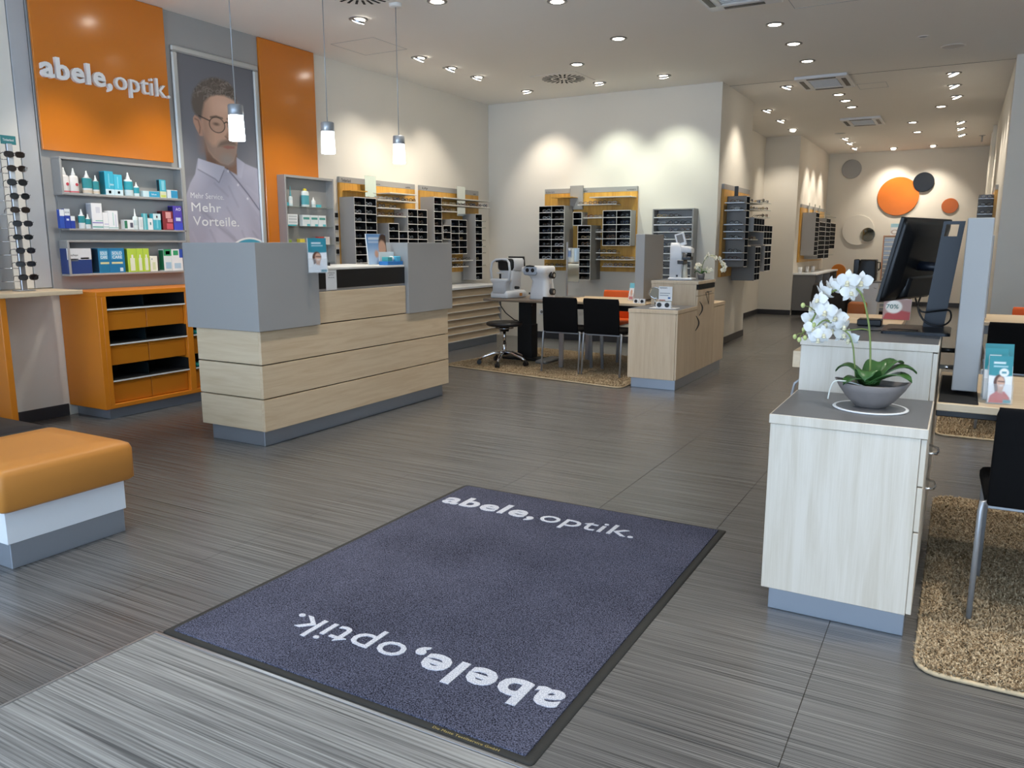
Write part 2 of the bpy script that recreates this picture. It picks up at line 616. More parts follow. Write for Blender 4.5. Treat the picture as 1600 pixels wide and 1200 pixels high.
# ------------------------------------------------------------------ printed pictures: colours computed on a fine grid
class Print:
    def __init__(s, u0, u1, v0, v1, step, bgc):
        s.u0, s.u1, s.v0, s.v1 = u0, u1, v0, v1
        s.nx = max(2, int((u1 - u0) / step) + 1)
        s.ny = max(2, int((v1 - v0) / step) + 1)
        s.U, s.V = np.meshgrid(np.linspace(u0, u1, s.nx), np.linspace(v0, v1, s.ny))
        s.C = np.zeros((s.ny, s.nx, 3)) + np.array(hx(bgc) if isinstance(bgc, str) else bgc)
        s.step = step
    def blend(s, a, c):
        c = np.array(hx(c) if isinstance(c, str) else c)
        s.C = s.C * (1 - a[..., None]) + c * a[..., None]
    def sdf(s, pts):
        d = np.full(s.U.shape, 1e9)
        inside = np.zeros(s.U.shape, bool)
        n = len(pts)
        for i in range(n):
            (ax, ay), (bx_, by) = pts[i], pts[(i + 1) % n]
            ex, ey = bx_ - ax, by - ay
            L = ex * ex + ey * ey + 1e-12
            t = np.clip(((s.U - ax) * ex + (s.V - ay) * ey) / L, 0, 1)
            d = np.minimum(d, np.hypot(s.U - ax - t * ex, s.V - ay - t * ey))
            if abs(ey) > 1e-12:
                c = ((ay > s.V) != (by > s.V)) & (s.U < (bx_ - ax) * (s.V - ay) / ey + ax)
                inside ^= c
        return np.where(inside, -d, d)
    def poly(s, pts, c, soft=None, a=1.0):
        soft = soft or s.step
        s.blend(a * np.clip(0.5 - s.sdf(pts) / (2 * soft), 0, 1), c)
    def line(s, pts, wd, c, soft=None, a=1.0):
        soft = soft or s.step
        d = np.full(s.U.shape, 1e9)
        for (ax, ay), (bx_, by) in zip(pts[:-1], pts[1:]):
            ex, ey = bx_ - ax, by - ay
            L = ex * ex + ey * ey + 1e-12
            t = np.clip(((s.U - ax) * ex + (s.V - ay) * ey) / L, 0, 1)
            d = np.minimum(d, np.hypot(s.U - ax - t * ex, s.V - ay - t * ey))
        s.blend(a * np.clip(0.5 - (d - wd / 2) / (2 * soft), 0, 1), c)
    def ell(s, cu, cv, ru, rv, c, soft=None, a=1.0, ring=0.0):
        soft = soft or s.step
        d = (np.hypot((s.U - cu) / ru, (s.V - cv) / rv) - 1) * min(ru, rv)
        if ring:
            d = np.abs(d) - ring / 2
        s.blend(a * np.clip(0.5 - d / (2 * soft), 0, 1), c)
    def rect(s, u0, u1, v0, v1, c, soft=None, a=1.0):
        s.poly([(u0, v0), (u1, v0), (u1, v1), (u0, v1)], c, soft, a)
    def build(s, name, parent, place, mat=None, label=None):
        """place(u, v) -> local 3D point"""
        nx, ny = s.nx, s.ny
        vs = np.array([place(u, v) for u, v in zip(s.U.ravel(), s.V.ravel())])
        me = bpy.data.meshes.new(name)
        idx = np.arange(nx * ny).reshape(ny, nx)
        q = np.stack([idx[:-1, :-1], idx[:-1, 1:], idx[1:, 1:], idx[1:, :-1]], -1).reshape(-1, 4)
        me.from_pydata(vs.tolist(), [], q.tolist())
        at = me.color_attributes.new('print', 'FLOAT_COLOR', 'POINT')
        ca = np.ones((nx * ny, 4))
        ca[:, :3] = np.clip(s.C.reshape(-1, 3), 0, 1)
        at.data.foreach_set('color', ca.ravel())
        setmats(me, mat or M_PRINT)
        return part(name, None, None, parent, me=me, label=label)

ORD = ['first', 'second', 'third', 'fourth', 'fifth', 'sixth', 'seventh', 'eighth', 'ninth', 'tenth', 'eleventh', 'twelfth']

# ================================================================== the setting
XL, YB, ZC = -6.2, 10.28, 3.35          # counter-side wall, back wall, ceiling
XR = 3.2
YF = -2.4
fl = struct('floor', bx(XL, XR, YF, 19.6, -0.08, -0.006), M_GROUT)
CAMV = (math.sin(R(29.45)), math.cos(R(29.45)))
def px_of(x, y, z):
    yw, pt = R(29.45), R(10.124)
    hd = (-math.sin(yw), math.cos(yw))
    rt = (math.cos(yw), math.sin(yw))
    a, b, c = x * hd[0] + y * hd[1], x * rt[0] + y * rt[1], z - 1.37
    f = a * math.cos(pt) - c * math.sin(pt)
    u = a * math.sin(pt) + c * math.cos(pt)
    if f < 0.1:
        return None
    return (800 + 1232 * b / f, 600 - 1232 * u / f, f)
T = 0.62
cells = []
i0, i1 = int(math.floor((XL + 0.31) / T)), int(math.ceil((XR + 0.31) / T))
j0, j1 = int(math.floor((YF - 0.13) / T)), int(math.ceil((19.6 - 0.13) / T))
for i in range(i0, i1):
    for j in range(j0, j1):
        x0, y0 = -0.31 + i * T, 0.13 + j * T
        a, b = max(x0, XL), min(x0 + T, XR)
        c, d = max(y0, YF), min(y0 + T, 19.6)
        if b - a < 0.03 or d - c < 0.03:
            continue
        q = px_of((a + b) / 2, (c + d) / 2, 0)
        vis = q is not None and -60 < q[0] < 1660 and 300 < q[1] < 1290
        if y0 > 10.3 and (a < -3.5 or a > 0.3):
            vis = False
        cells.append((0 if vis else 1, q[2] if q else 99, a, b, c, d))
cells.sort()
TJ = 0.0010
full_tile = setmats(bx(TJ, T - TJ, TJ, T - TJ, -0.006, 0, b=0.0007).mesh('tile'), M_TILE)
rest = MB()
for n, (hid, dist, a, b, c, d) in enumerate(cells):
    if hid == 0 and n < 296:
        if b - a > T - 1e-3 and d - c > T - 1e-3:
            o = part('tile', None, None, fl, me=full_tile, loc=(a, c, 0))
        else:
            o = part('tile', bx(TJ, b - a - TJ, TJ, d - c - TJ, -0.006, 0, b=0.0007), M_TILE, fl, loc=(a, c, 0))
    else:
        rest.box(a + TJ, b - TJ, c + TJ, d - TJ, -0.006, 0)
o = part('distant_tiles', rest, M_TILE, fl)
o['kind'] = 'stuff'

ce = struct('ceiling', bx(XL - 0.2, XR + 0.2, YF, 19.8, ZC, ZC + 0.2), M_CEIL)
struct('wall_left', bx(XL - 0.2, XL, YF, YB + 0.2, -0.006, ZC), M_WALL)
struct('wall_back', bx(XL, -2.79, YB, YB + 0.2, -0.006, ZC), M_WALL)
struct('wall_pier', bx(-3.45, -2.79, YB + 0.2, 11.98, -0.006, ZC), M_WALL)
struct('wall_recess', bx(-3.65, -3.45, 11.0, 15.95, -0.006, ZC), M_WALL)
struct('wall_return', bx(-3.65, -2.82, 15.95, 19.6, -0.006, ZC), M_WALL)
struct('wall_far', bx(-2.82, 0.32, 19.6, 19.8, -0.006, ZC), M_WALL)
struct('wall_passage', bx(0.32, 0.52, 10.39, 19.8, -0.006, ZC), M_WALL)
struct('wall_back_right', bx(0.52, XR, 10.39, 10.59, -0.006, ZC), M_WALL)
struct('wall_right', bx(XR, XR + 0.2, YF, 10.59, -0.006, ZC), M_WALL)
lw = MB()
lw.box(XL - 0.2, XR + 0.2, YF - 0.2, YF, 2.95, ZC + 0.2)
for k in range(5):
    xx = XL + (XR - XL) * k / 4
    lw.box(xx - 0.05, xx + 0.05, YF - 0.16, YF - 0.06, -0.05, 2.95)
struct('window_1', lw, M_ALU)
def baseboard(name, x0, x1, y0, y1):
    struct(name, bx(x0, x1, y0, y1, 0, 0.095, b=0.003), M_DARKBASE)
baseboard('baseboard_left', XL, XL + 0.012, YF, 3.68)
baseboard('baseboard_back', -5.55, -2.79, YB - 0.012, YB)
baseboard('baseboard_pier', -2.79, -2.778, YB, 11.98)
baseboard('baseboard_pier_end', -3.45, -2.778, 11.98, 11.992)
baseboard('baseboard_recess', -3.45, -3.438, 11.992, 15.95)
baseboard('baseboard_return', -3.45, -2.82, 15.938, 15.95)
baseboard('baseboard_far', -2.82, 0.32, 19.588, 19.6)
baseboard('baseboard_passage', 0.308, 0.32, 10.39, 19.6)
baseboard('baseboard_back_right', 0.308, XR, 10.378, 10.39)
# door lining seen edge-on at the end of the passage
struct('trim_1', MB().box(0.26, 0.319, 16.2, 16.28, 0, ZC, b=0.004).box(0.26, 0.319, 17.3, 17.38, 0, ZC, b=0.004), M_WALL)
# ceiling joint where shop and passage meet, access hatches
hj = MB()
hj.box(-2.79, 0.32, 10.60, 10.606, ZC - 0.003, ZC)
struct('trim_2', hj, M_GREYD)
def hatch(n, x0, x1, y0, y1):
    m = MB()
    t = 0.004
    m.box(x0, x1, y0, y0 + t, ZC - 0.002, ZC).box(x0, x1, y1 - t, y1, ZC - 0.002, ZC)
    m.box(x0, x0 + t, y0, y1, ZC - 0.002, ZC).box(x1 - t, x1, y0, y1, ZC - 0.002, ZC)
    struct('trim_%d' % n, m, M_STEELP)
hatch(3, -1.36, -1.02, 11.28, 11.66)
hatch(4, -1.44, -0.9, 6.95, 7.48)
hatch(5, -5.75, -5.2, 6.45, 7.0)

# ================================================================== ceiling fittings
M_LAMP = pm('lit_lamp', '#fff4e2', rough=0.4, var=0, emit=(1.0, 0.93, 0.82), estr=14.0)
M_RIM = pm('lamp_rim', '#8d8c8a', rough=0.4, metal=0.6, var=0.05)
def downlight(x, y, label, target=None, power=1.0, size=68, blend=0.85, colr=WARM):
    t = thing('recessed_spotlight', label, 'ceiling light', (x, y, ZC), 0, 'recessed ceiling spotlights')
    part('trim_ring', MB().lathe([(0.060, -0.0005), (0.060, -0.007), (0.066, -0.010), (0.084, -0.006), (0.086, -0.0005)], n=24), M_RIM, t)
    d = Vector((0, 0, -1))
    if target:
        d = (Vector(target) - Vector((x, y, ZC))).normalized()
    tilt = d.angle(Vector((0, 0, -1)))
    h = Vector((d.x, d.y, 0))
    rz = math.atan2(h.y, h.x) if h.length > 1e-6 else 0
    lm = MB().lathe([(0.0005, -0.006), (0.030, -0.008), (0.052, -0.004), (0.055, 0.0)], n=20)
    if tilt > 0.05:
        tl = min(tilt, R(24))
        Mx = Matrix.Rotation(rz, 4, 'Z') @ Matrix.Rotation(-tl, 4, 'Y')
        lm.xf(Matrix.Translation((0, 0, -0.004 - 0.05 * math.sin(tl))) @ Mx)
        gm = MB().cyl((0, 0, 0.0), (0, 0, 0.02), 0.0565, n=20, caps=False)
        gm.xf(Matrix.Translation((0, 0, -0.004 - 0.05 * math.sin(tl))) @ Mx)
        part('gimbal', gm, M_ALU, t)
    else:
        lm.xf(Matrix.Translation((0, 0, -0.003)))
    part('lamp', lm, M_LAMP, t)
    ld = bpy.data.lights.new('spot', 'SPOT')
    ld.energy = SPOT_W * power
    ld.color = colr
    ld.spot_size = R(size)
    ld.spot_blend = blend
    ld.shadow_soft_size = 0.045
    lo = bpy.data.objects.new('spot_light', ld)
    COL.objects.link(lo)
    lo.parent = t
    lo.location = (d.x * 0.06, d.y * 0.06, -0.03 - 0.05 * math.sin(min(tilt, 0.4)))
    lo.rotation_euler = d.to_track_quat('-Z', 'Y').to_euler()
    return t
def row(desc, pts, **k):
    for n, p in enumerate(pts):
        kk = dict(k)
        if len(p) > 2:
            kk['target'] = p[2]
        if len(p) > 3:
            kk['power'] = p[3]
        downlight(p[0], p[1], '%s round ceiling spotlight from the entrance, %s' % (ORD[n], desc), **kk)
COOL = (0.93, 1.0, 0.86)
# counter-side wall: panels, poster and frame boards
row('row beside the orange wall panels', [(-5.25, 2.5, (-6.1, 2.7, 0.9), .35), (-5.25, 3.6, (-6.1, 3.9, 1.1), .85), (-5.25, 4.7, (-6.1, 4.6, 1.1), .85), (-4.91, 5.89, (-6.2, 6.2, 1.2), .8)], size=56)
row('row washing the wall of frame boards', [(-5.32, 7.37, (-6.2, 7.3, 1.35), 0.58), (-5.31, 7.96, (-6.2, 7.9, 1.35), 0.58), (-5.30, 8.53, (-6.2, 8.8, 1.35), 0.58)], size=80)
downlight(-5.20, 9.62, 'round ceiling spotlight closest to the room corner', (-5.1, 10.28, 1.5), 0.6, 78)
downlight(-4.15, 9.58, 'round ceiling spotlight beside the slotted air diffuser, over the back board', (-4.15, 10.28, 1.5), 0.6, 78, colr=COOL)
downlight(-3.31, 9.57, 'round ceiling spotlight above the grey back-wall shelf rack', (-3.35, 10.28, 1.5), 0.6, 78, colr=COOL)
row('row over counter front and consulting table', [(-3.10, 2.2), (-3.10, 3.6), (-3.12, 4.95), (-3.12, 6.29), (-3.13, 7.67)], power=1.1)
row('row just behind the pendant lamps', [(-3.99, 5.80), (-3.96, 8.50)], power=0.9)
row('row down the middle aisle', [(-1.69, 1.6), (-1.69, 3.2), (-1.69, 4.8), (-1.30, 6.2), (-1.69, 7.90), (-1.67, 8.73), (-1.68, 9.60)], power=0.62)
row('row over the desks beside the storefront console', [(0.55, 1.9), (0.75, 3.3), (0.75, 5.2), (0.4, 7.0), (0.9, 8.6)], power=1.35)
downlight(-0.25, 2.1, 'round ceiling spotlight in front of the storefront console', None, 0.55)
# passage
downlight(-2.16, 10.99, 'round ceiling spotlight washing the rack on the pier', (-2.79, 11.1, 1.6), 0.6, 80)
row('passage row beyond the large ceiling cassette', [(-1.65, 11.9), (-1.63, 12.45), (-1.62, 13.06)], power=0.8)
row('row along the passage recess', [(-2.77, 12.74, (-3.45, 12.8, 1.6), .5), (-2.79, 13.89, (-3.45, 13.9, 1.6), .5), (-2.81, 15.06, (-3.2, 15.95, 1.6), .45)], size=70)
row('row along the passage wall with rack', [(-0.28, 11.11, (0.32, 11.1, 1.7)), (-0.28, 11.95, (0.32, 12.0, 1.7)), (-0.26, 12.83, (0.32, 12.9, 1.7)), (-0.47, 13.65)], power=0.55, size=70)
row('pair near the passage centre', [(-0.92, 15.18), (-0.91, 16.50)], power=0.85, size=100)
row('last row along the passage wall', [(-0.22, 15.50, (0.32, 15.5, 1.7)), (-0.22, 16.34, (0.32, 16.4, 1.7)), (-0.21, 17.29, (0.32, 17.3, 1.7))], power=0.8)
row('row washing the far frame board', [(-2.16, 16.81, (-2.82, 16.9, 1.8)), (-2.17, 17.60, (-2.82, 17.6, 1.8)), (-2.19, 18.57, (-2.82, 18.5, 1.8))], power=0.7, size=66)
row('pair washing the wall of discs', [(-1.47, 18.97, (-1.45, 19.6, 1.9)), (-0.73, 18.89, (-0.75, 19.6, 1.4))], power=0.75, size=90)

def cassette(x, y, wd, label):
    t = thing('air_conditioner', label, 'air conditioner', (x, y, ZC), 0, 'ceiling air conditioners')
    hx_, hy_ = 0.30, 0.41
    gx, gy = 0.165, 0.26
    f = MB()
    f.box(-hx_, hx_, -hy_, -gy, -0.035, 0, b=0.006).box(-hx_, hx_, gy, hy_, -0.035, 0, b=0.006)
    f.box(-hx_, -gx, -gy, gy, -0.035, 0, b=0.006).box(gx, hx_, -gy, gy, -0.035, 0, b=0.006)
    part('frame', f, M_WHITEP, t)
    part('grille_panel', bx(-gx, gx, -gy, gy, -0.028, -0.002), M_STEELP, t)
    for k in range(12):
        yy = -gy + (k + 0.5) * 2 * gy / 12
        part('grille_bar', bx(-gx * .95, gx * .95, yy - 0.004, yy + 0.004, -0.033, -0.028), M_WHITEP, t)
    for sx in (1, -1):
        part('air_slot', bx(sx * 0.24 - 0.025, sx * 0.24 + 0.025, -gy, gy, -0.039, -0.035), M_BLACK, t)
        part('air_slot', bx(-gx, gx, sx * 0.345 - 0.025, sx * 0.345 + 0.025, -0.039, -0.035), M_BLACK, t)
cassette(-1.67, 10.85, 0.84, 'square ceiling cassette air conditioner where the shop narrows to the passage')
cassette(-1.62, 14.56, 0.80, 'square ceiling cassette air conditioner deep in the passage')
cassette(-1.76, 6.70, 0.84, 'square ceiling cassette air conditioner closest to the entrance')
def diffuser(x, y, label):
    t = thing('swirl_diffuser', label, 'air vent', (x, y, ZC), 0, 'swirl diffusers')
    part('plate', bx(-0.30, 0.30, -0.30, 0.30, -0.008, 0, b=0.003), M_CEIL, t)
    for ring, (r0, r1, n) in enumerate(((0.155, 0.262, 24), (0.06, 0.13, 12))):
        for k in range(n):
            a = 2 * PI * k / n + ring * 0.1
            m = bx(r0, r1, -0.0105, 0.0105, -0.0105, -0.0075)
            o = part('air_slot', m, M_BLACKM, t, rot=(0, 0, a))
diffuser(-4.43, 9.12, 'square swirl air diffuser in front of the back wall')
diffuser(-4.42, 5.32, 'square swirl air diffuser above the reception counter')
def disc_fit(x, y, r, name, label, cat):
    t = thing(name, label, cat, (x, y, ZC))
    part('rim', MB().lathe([(r - 0.012, 0), (r - 0.010, -0.008), (r, -0.006), (r + 0.002, 0)], n=32), M_CEIL, t)
    part('speaker_cloth', MB().lathe([(0.001, -0.006), (r * .6, -0.006), (r - 0.012, -0.003)], n=32), M_STEELP, t)
disc_fit(-0.27, 9.64, 0.115, 'ceiling_speaker', 'round flush ceiling loudspeaker over the front shop', 'speaker')
disc_fit(-2.15, 16.0, 0.11, 'ceiling_speaker', 'round flush ceiling loudspeaker deep in the passage', 'speaker')
disc_fit(-0.52, 9.06, 0.05, 'smoke_detector', 'small flat round smoke detector on the ceiling', 'smoke detector')
t = thing('wall_camera', 'small ceiling sprinkler head at the end of the passage', 'sprinkler', (0.12, 17.6, ZC))
t.name = 'sprinkler_head'
part('flange', MB().lathe([(0.0, -0.004), (0.05, -0.012), (0.055, 0)], n=16), M_ALU, t)
part('nozzle', MB().cyl((0, 0, 0), (0, 0, -0.12), 0.018, 0.014), M_ALU, t)

# pendant lamps over the counter
M_GLOW = pm('glowing_frosted_glass', '#eaf7ff', rough=0.3, var=0, emit=(0.86, 0.96, 1.0), estr=5.5)
def pendant(x, y, label):
    t = thing('pendant_lamp', label, 'pendant lamp', (x, y, 2.05), 0, 'pendant lamps over the counter')
    top = ZC - 2.05
    part('glass_shade', MB().lathe([(0.0005, 0.0), (0.050, 0.0), (0.053, 0.004), (0.050, 0.10), (0.047, 0.165)], n=28), M_GLOW, t)
    part('metal_cap', MB().lathe([(0.048, 0.163), (0.051, 0.166), (0.050, 0.225), (0.046, 0.232), (0.0005, 0.233)], n=28), M_STEELP, t)
    part('cord', MB().cyl((0, 0, 0.23), (0, 0, top - 0.02), 0.0035, n=8), M_STEELP, t)
    part('ceiling_canopy', MB().lathe([(0.0005, top - 0.03), (0.05, top - 0.03), (0.055, top - 0.024), (0.055, top - 0.0002)], n=24), M_CEIL, t)
    ld = bpy.data.lights.new('pendant_glow', 'POINT')
    ld.energy = 6
    ld.color = (0.86, 0.95, 1.0)
    ld.shadow_soft_size = 0.05
    lo = bpy.data.objects.new('pendant_light', ld)
    COL.objects.link(lo)
    lo.parent = t
    lo.location = (0, 0, -0.06)
pendant(-4.33, 3.90, 'frosted glass pendant lamp hanging before the portrait poster')
pendant(-4.33, 4.79, 'frosted glass pendant lamp in the middle of the three over the counter')
pendant(-4.33, 5.68, 'frosted glass pendant lamp at the frame-board end of the counter')

# ================================================================== mats and rugs on the floor
t = thing('entrance_carpet', 'light grey streaked entrance carpet with metal edge strip', 'carpet', (-1.62, 0.1, 0))
part('pile', bx(-0.765, 0.76, -2.2, 1.54, 0.0005, 0.006, b=0.002), M_CARPET, t)
part('edge_strip', bx(-0.775, -0.765, -2.2, 1.555, 0.0005, 0.008, b=0.001), M_ALU, t)
part('edge_strip', bx(-0.765, 0.76, 1.54, 1.552, 0.0005, 0.008, b=0.001), M_ALU, t)
part('edge_strip', bx(0.76, 0.77, -2.2, 1.555, 0.0005, 0.008, b=0.001), M_ALU, t)

t = thing('door_mat', 'navy logo mat with black rubber border in the entrance', 'mat', (-1.627, 2.665, 0))
mx0, mx1, my0, my1 = -0.752, 0.748, -1.0, 1.002
part('rubber_border', MB().loft([[(x, y, z) for x, y in rrect((mx1 - mx0) - 2 * i, (my1 - my0) - 2 * i, 0.012, 2, (mx0 + mx1) / 2, (my0 + my1) / 2)] for i, z in ((0, 0.0005), (0, 0.002), (0.012, 0.0045), (0.02, 0.0045))]), M_RUBBER, t)
pl = MB()
pl.loft([[(x, y, z) for x, y in rrect((mx1 - mx0) - 0.066, (my1 - my0) - 0.05 - 2 * i, 0.006, 2, (mx0 + mx1) / 2, (my0 + my1) / 2)] for i, z in ((0.0, 0.0045), (0.001, 0.0085), (0.004, 0.0095))], smooth=False)
part('pile', pl, M_NAVY, t)
letters(['abele,', 'optik.'], t, M_LETTER, (-0.69, 0.665, 0.0095), AX_FLOOR, 1.10, 0.185, 0.0012, bold=(0.028, 0.0))
letters(['abele,', 'optik.'], t, M_LETTER, (0.69, -0.66, 0.0095), AX_FLOOR180, 1.115, 0.185, 0.0012, bold=(0.028, 0.0))
line_of_text('Die Matte Textilservice GmbH', t, pm('yellow_print', '#b8a45c', var=0), (0.42, -0.993, 0.0048), AX_FLOOR, 0.22, 0.010, name='maker_print')

def shag_rug(label, poly, tufts, seed, hmax=0.024):
    rnd = np.random.RandomState(seed)
    cx = sum(p[0] for p in poly) / len(poly)
    cy = sum(p[1] for p in poly) / len(poly)
    t = thing('shaggy_rug', label, 'rug', (cx, cy, 0), 0, 'beige shaggy rugs')
    # rounded outline
    out = []
    n = len(poly)
    for i in range(n):
        p, a, b = Vector(poly[i]), Vector(poly[i - 1]), Vector(poly[(i + 1) % n])
        d0, d1 = (a - p).normalized(), (b - p).normalized()
        for k in range(6):
            s_ = k / 5
            q = (p + d0 * 0.09 * (1 - s_) ** 2 + d1 * 0.09 * s_ ** 2)
            out.append((q.x - cx, q.y - cy))
    part('backing', MB().prism(out, 0.0005, 0.008, 'z'), pm('rug_backing', '#8f7a5c', rough=0.95, var=0.1, vscale=60), t)
    edge = [(x, y, 0.010) for x, y in out]
    part('bound_edge', MB().tube(edge, 0.0085, 6, closed=True), pm('rug_binding', '#c9b391', rough=0.9, var=0.1, vscale=80), t)
    o2 = np.array(out)
    lo_, hi_ = o2.min(0), o2.max(0)
    P = lo_ + rnd.rand(tufts * 2, 2) * (hi_ - lo_)
    ins = np.zeros(len(P), bool)
    j = len(o2) - 1
    for i in range(len(o2)):
        xi, yi = o2[i]
        xj, yj = o2[j]
        if abs(yj - yi) > 1e-12:
            ins ^= ((yi > P[:, 1]) != (yj > P[:, 1])) & (P[:, 0] < (xj - xi) * (P[:, 1] - yi) / (yj - yi) + xi)
        j = i
    P = P[ins][:tufts]
    m = len(P)
    ang = rnd.rand(m) * 2 * np.pi
    h = hmax * (0.6 + 0.5 * rnd.rand(m))
    ln = 0.007 + 0.011 * rnd.rand(m)
    wd = 0.0016 + 0.0016 * rnd.rand(m)
    dx, dy = np.cos(ang), np.sin(ang)
    base = np.column_stack([P, np.full(m, 0.006)])
    a = base + np.column_stack([-dy * wd, dx * wd, np.zeros(m)])
    b = base + np.column_stack([dy * wd, -dx * wd, np.zeros(m)])
    c = base + np.column_stack([dx * ln * .55 - dy * wd, dy * ln * .55 + dx * wd, h * .8])
    d = base + np.column_stack([dx * ln * .55 + dy * wd, dy * ln * .55 - dx * wd, h * .8])
    e = base + np.column_stack([dx * ln * 1.3, dy * ln * 1.3, h])
    V = np.stack([a, b, d, c, e], 1).reshape(-1, 3)
    I = np.arange(m) * 5
    F = [f for i in I.tolist() for f in ((i, i + 1, i + 2, i + 3), (i + 3, i + 2, i + 4))]
    me = bpy.data.meshes.new('pile')
    me.from_pydata(V.tolist(), [], F)
    setmats(me, M_SHAG)
    o = part('pile', None, None, t, me=me)
    o['kind'] = 'stuff'
    return t
M_SHAG = speckle('beige_shag', '#8f7759', '#d4c1a2', scale=90, big=14, bump=0.0)
shag_rug('beige shaggy rug under the optometry table and black stool', [(-5.0, 7.33), (-2.74, 6.95), (-2.74, 8.85), (-4.78, 9.1)], 150000, 1)
shag_rug('beige shaggy rug beside the storefront console', [(-0.02, 2.69), (1.9, 2.69), (1.9, 4.72), (-0.02, 4.72)], 210000, 2)
shag_rug('beige shaggy rug under the farther desk in the passage-side corner', [(-0.06, 6.34), (1.7, 6.34), (1.7, 8.3), (-0.06, 8.3)], 30000, 3)

# ================================================================== counter-side wall: cladding, panels, sign, poster
struct('trim_6', bx(XL, XL + 0.03, 3.64, 5.868, 1.0, ZC, b=0.002), M_GREY)
XP = XL + 0.03
t = thing('wall_panel', 'tall glossy orange wall panel behind the white shop sign', 'wall panel', (XP, 4.221, 2.068), 0, 'orange wall panels')
part('face_board', bx(0.012, 0.035, -0.576, 0.576, 0, 1.278, b=0.003), M_ORANGE, t)
part('batten', bx(0, 0.012, -0.55, 0.55, 0.05, 1.22), M_GREYD, t)
t = thing('wall_panel', 'narrow glossy orange wall panel between poster and glass cabinet', 'wall panel', (XL, 6.252, 1.0), 0, 'orange wall panels')
part('face_board', bx(0.012, 0.05, -0.382, 0.382, 0, 2.345, b=0.003), M_ORANGE, t)
part('batten', bx(0, 0.012, -0.35, 0.35, 0.05, 2.3), M_GREYD, t)
M_SIGN = pm('sign_white_face', '#f2f0ee', rough=0.4, var=0.01)
t = thing('shop_sign', 'white raised lettering sign reading abele,optik. on orange panel', 'sign', (XP + 0.0352, 3.675, 2.605))
letters(['abele,', 'optik.'], t, M_SIGN, (0.0, 0.0, 0.0), AX_LEFTWALL, 1.13, 0.215, 0.016)

# framed portrait poster
XF = XP + 0.001
t = thing('framed_poster', 'tall framed poster of a bearded man with glasses, Mehr Service', 'poster', (XF, 5.345, 1.06))
y0, y1, z0, z1 = 4.885, 5.865, 1.06, 3.075
for nm, b in (('frame_rail', (y0, y1, z1 - 0.055, z1)), ('frame_rail', (y0, y1, z0, z0 + 0.055)), ('frame_rail', (y0, y0 + 0.058, z0 + 0.055, z1 - 0.055)), ('frame_rail', (y1 - 0.058, y1, z0 + 0.055, z1 - 0.055))):
    part(nm, bx(0, 0.03, b[0] - 5.37, b[1] - 5.37, b[2] - 1.06, b[3] - 1.06, b=0.012), pm('poster_frame_silver', '#c4c6c4', rough=0.35, metal=0.4, var=0.03), t)
pr = Print(4.94, 5.812, 1.10, 3.03, 0.0042, '#6e6f76')
G = (pr.V - 1.4) / 1.6
pr.C *= (1.15 - 0.30 * np.clip((pr.V - 2.1) / 0.9, 0, 1))[..., None]
pr.ell(5.75, 2.0, 0.5, 0.5, '#7c7d86', 0.4, 0.6)
shirt = [(5.10, 2.125), (5.213, 2.107), (5.399, 2.073), (5.547, 2.017), (5.553, 2.181), (5.646, 2.135), (5.72, 2.115), (5.83, 2.09), (5.83, 1.05), (4.92, 1.05), (4.945, 1.791), (5.0, 1.906), (5.06, 1.99)]
neck = [(5.19, 2.30), (5.20, 2.09), (5.399, 2.05), (5.547, 2.0), (5.562, 2.22), (5.339, 2.12)]
pr.poly(neck, '#8a6a5a', 0.006)
pr.poly([(5.19, 2.30), (5.20, 2.10), (5.30, 2.06), (5.33, 2.2)], '#6d5347', 0.02, 0.7)
pr.poly(shirt, '#aeaebf', 0.006)
pr.poly([(5.0, 1.9), (5.25, 1.95), (5.2, 1.4), (4.92, 1.1), (4.92, 1.7)], '#9a9aac', 0.08, 0.8)
pr.poly([(5.56, 1.95), (5.8, 2.06), (5.83, 1.2), (5.72, 1.3)], '#9c9cae', 0.06, 0.7)
rn = np.random.RandomState(4)
for k in range(26):
    u, v = 4.98 + 0.8 * rn.rand(), 1.1 + 0.95 * rn.rand()
    dd = 0.12 + 0.18 * rn.rand()
    an = -0.5 - 0.7 * rn.rand()
    pr.line([(u, v), (u + dd * math.cos(an), v + dd * math.sin(an))], 0.012, '#74748a' if k % 2 else '#b4b4c4', 0.014, 0.35 if v < 1.95 else 0.0)
pr.line([(5.05, 1.72), (5.30, 1.52), (5.62, 1.30)], 0.02, '#6c6c80', 0.02, 0.55)
pr.line([(5.431, 2.067), (5.554, 1.957), (5.67, 1.844), (5.80, 1.70)], 0.012, '#4d4d62', 0.006, 0.9)
pr.line([(5.40, 2.05), (5.52, 1.94), (5.65, 1.815), (5.80, 1.65)], 0.02, '#b2b2c2', 0.012, 0.6)
pr.poly([(5.105, 2.135), (5.203, 2.116), (5.403, 2.083), (5.386, 2.047), (5.324, 1.935), (5.284, 1.965), (5.095, 2.038)], '#bdbdcc', 0.004)
pr.line([(5.095, 2.036), (5.284, 1.962), (5.324, 1.932), (5.392, 2.047)], 0.008, '#62627a', 0.006, 0.8)
pr.poly([(5.553, 2.181), (5.646, 2.135), (5.60, 1.99), (5.556, 2.0)], '#b6b6c6', 0.005)
for u, v in ((5.44, 2.045), (5.55, 1.925), (5.66, 1.80)):
    pr.ell(u, v, 0.012, 0.012, '#d0d0da', 0.004)
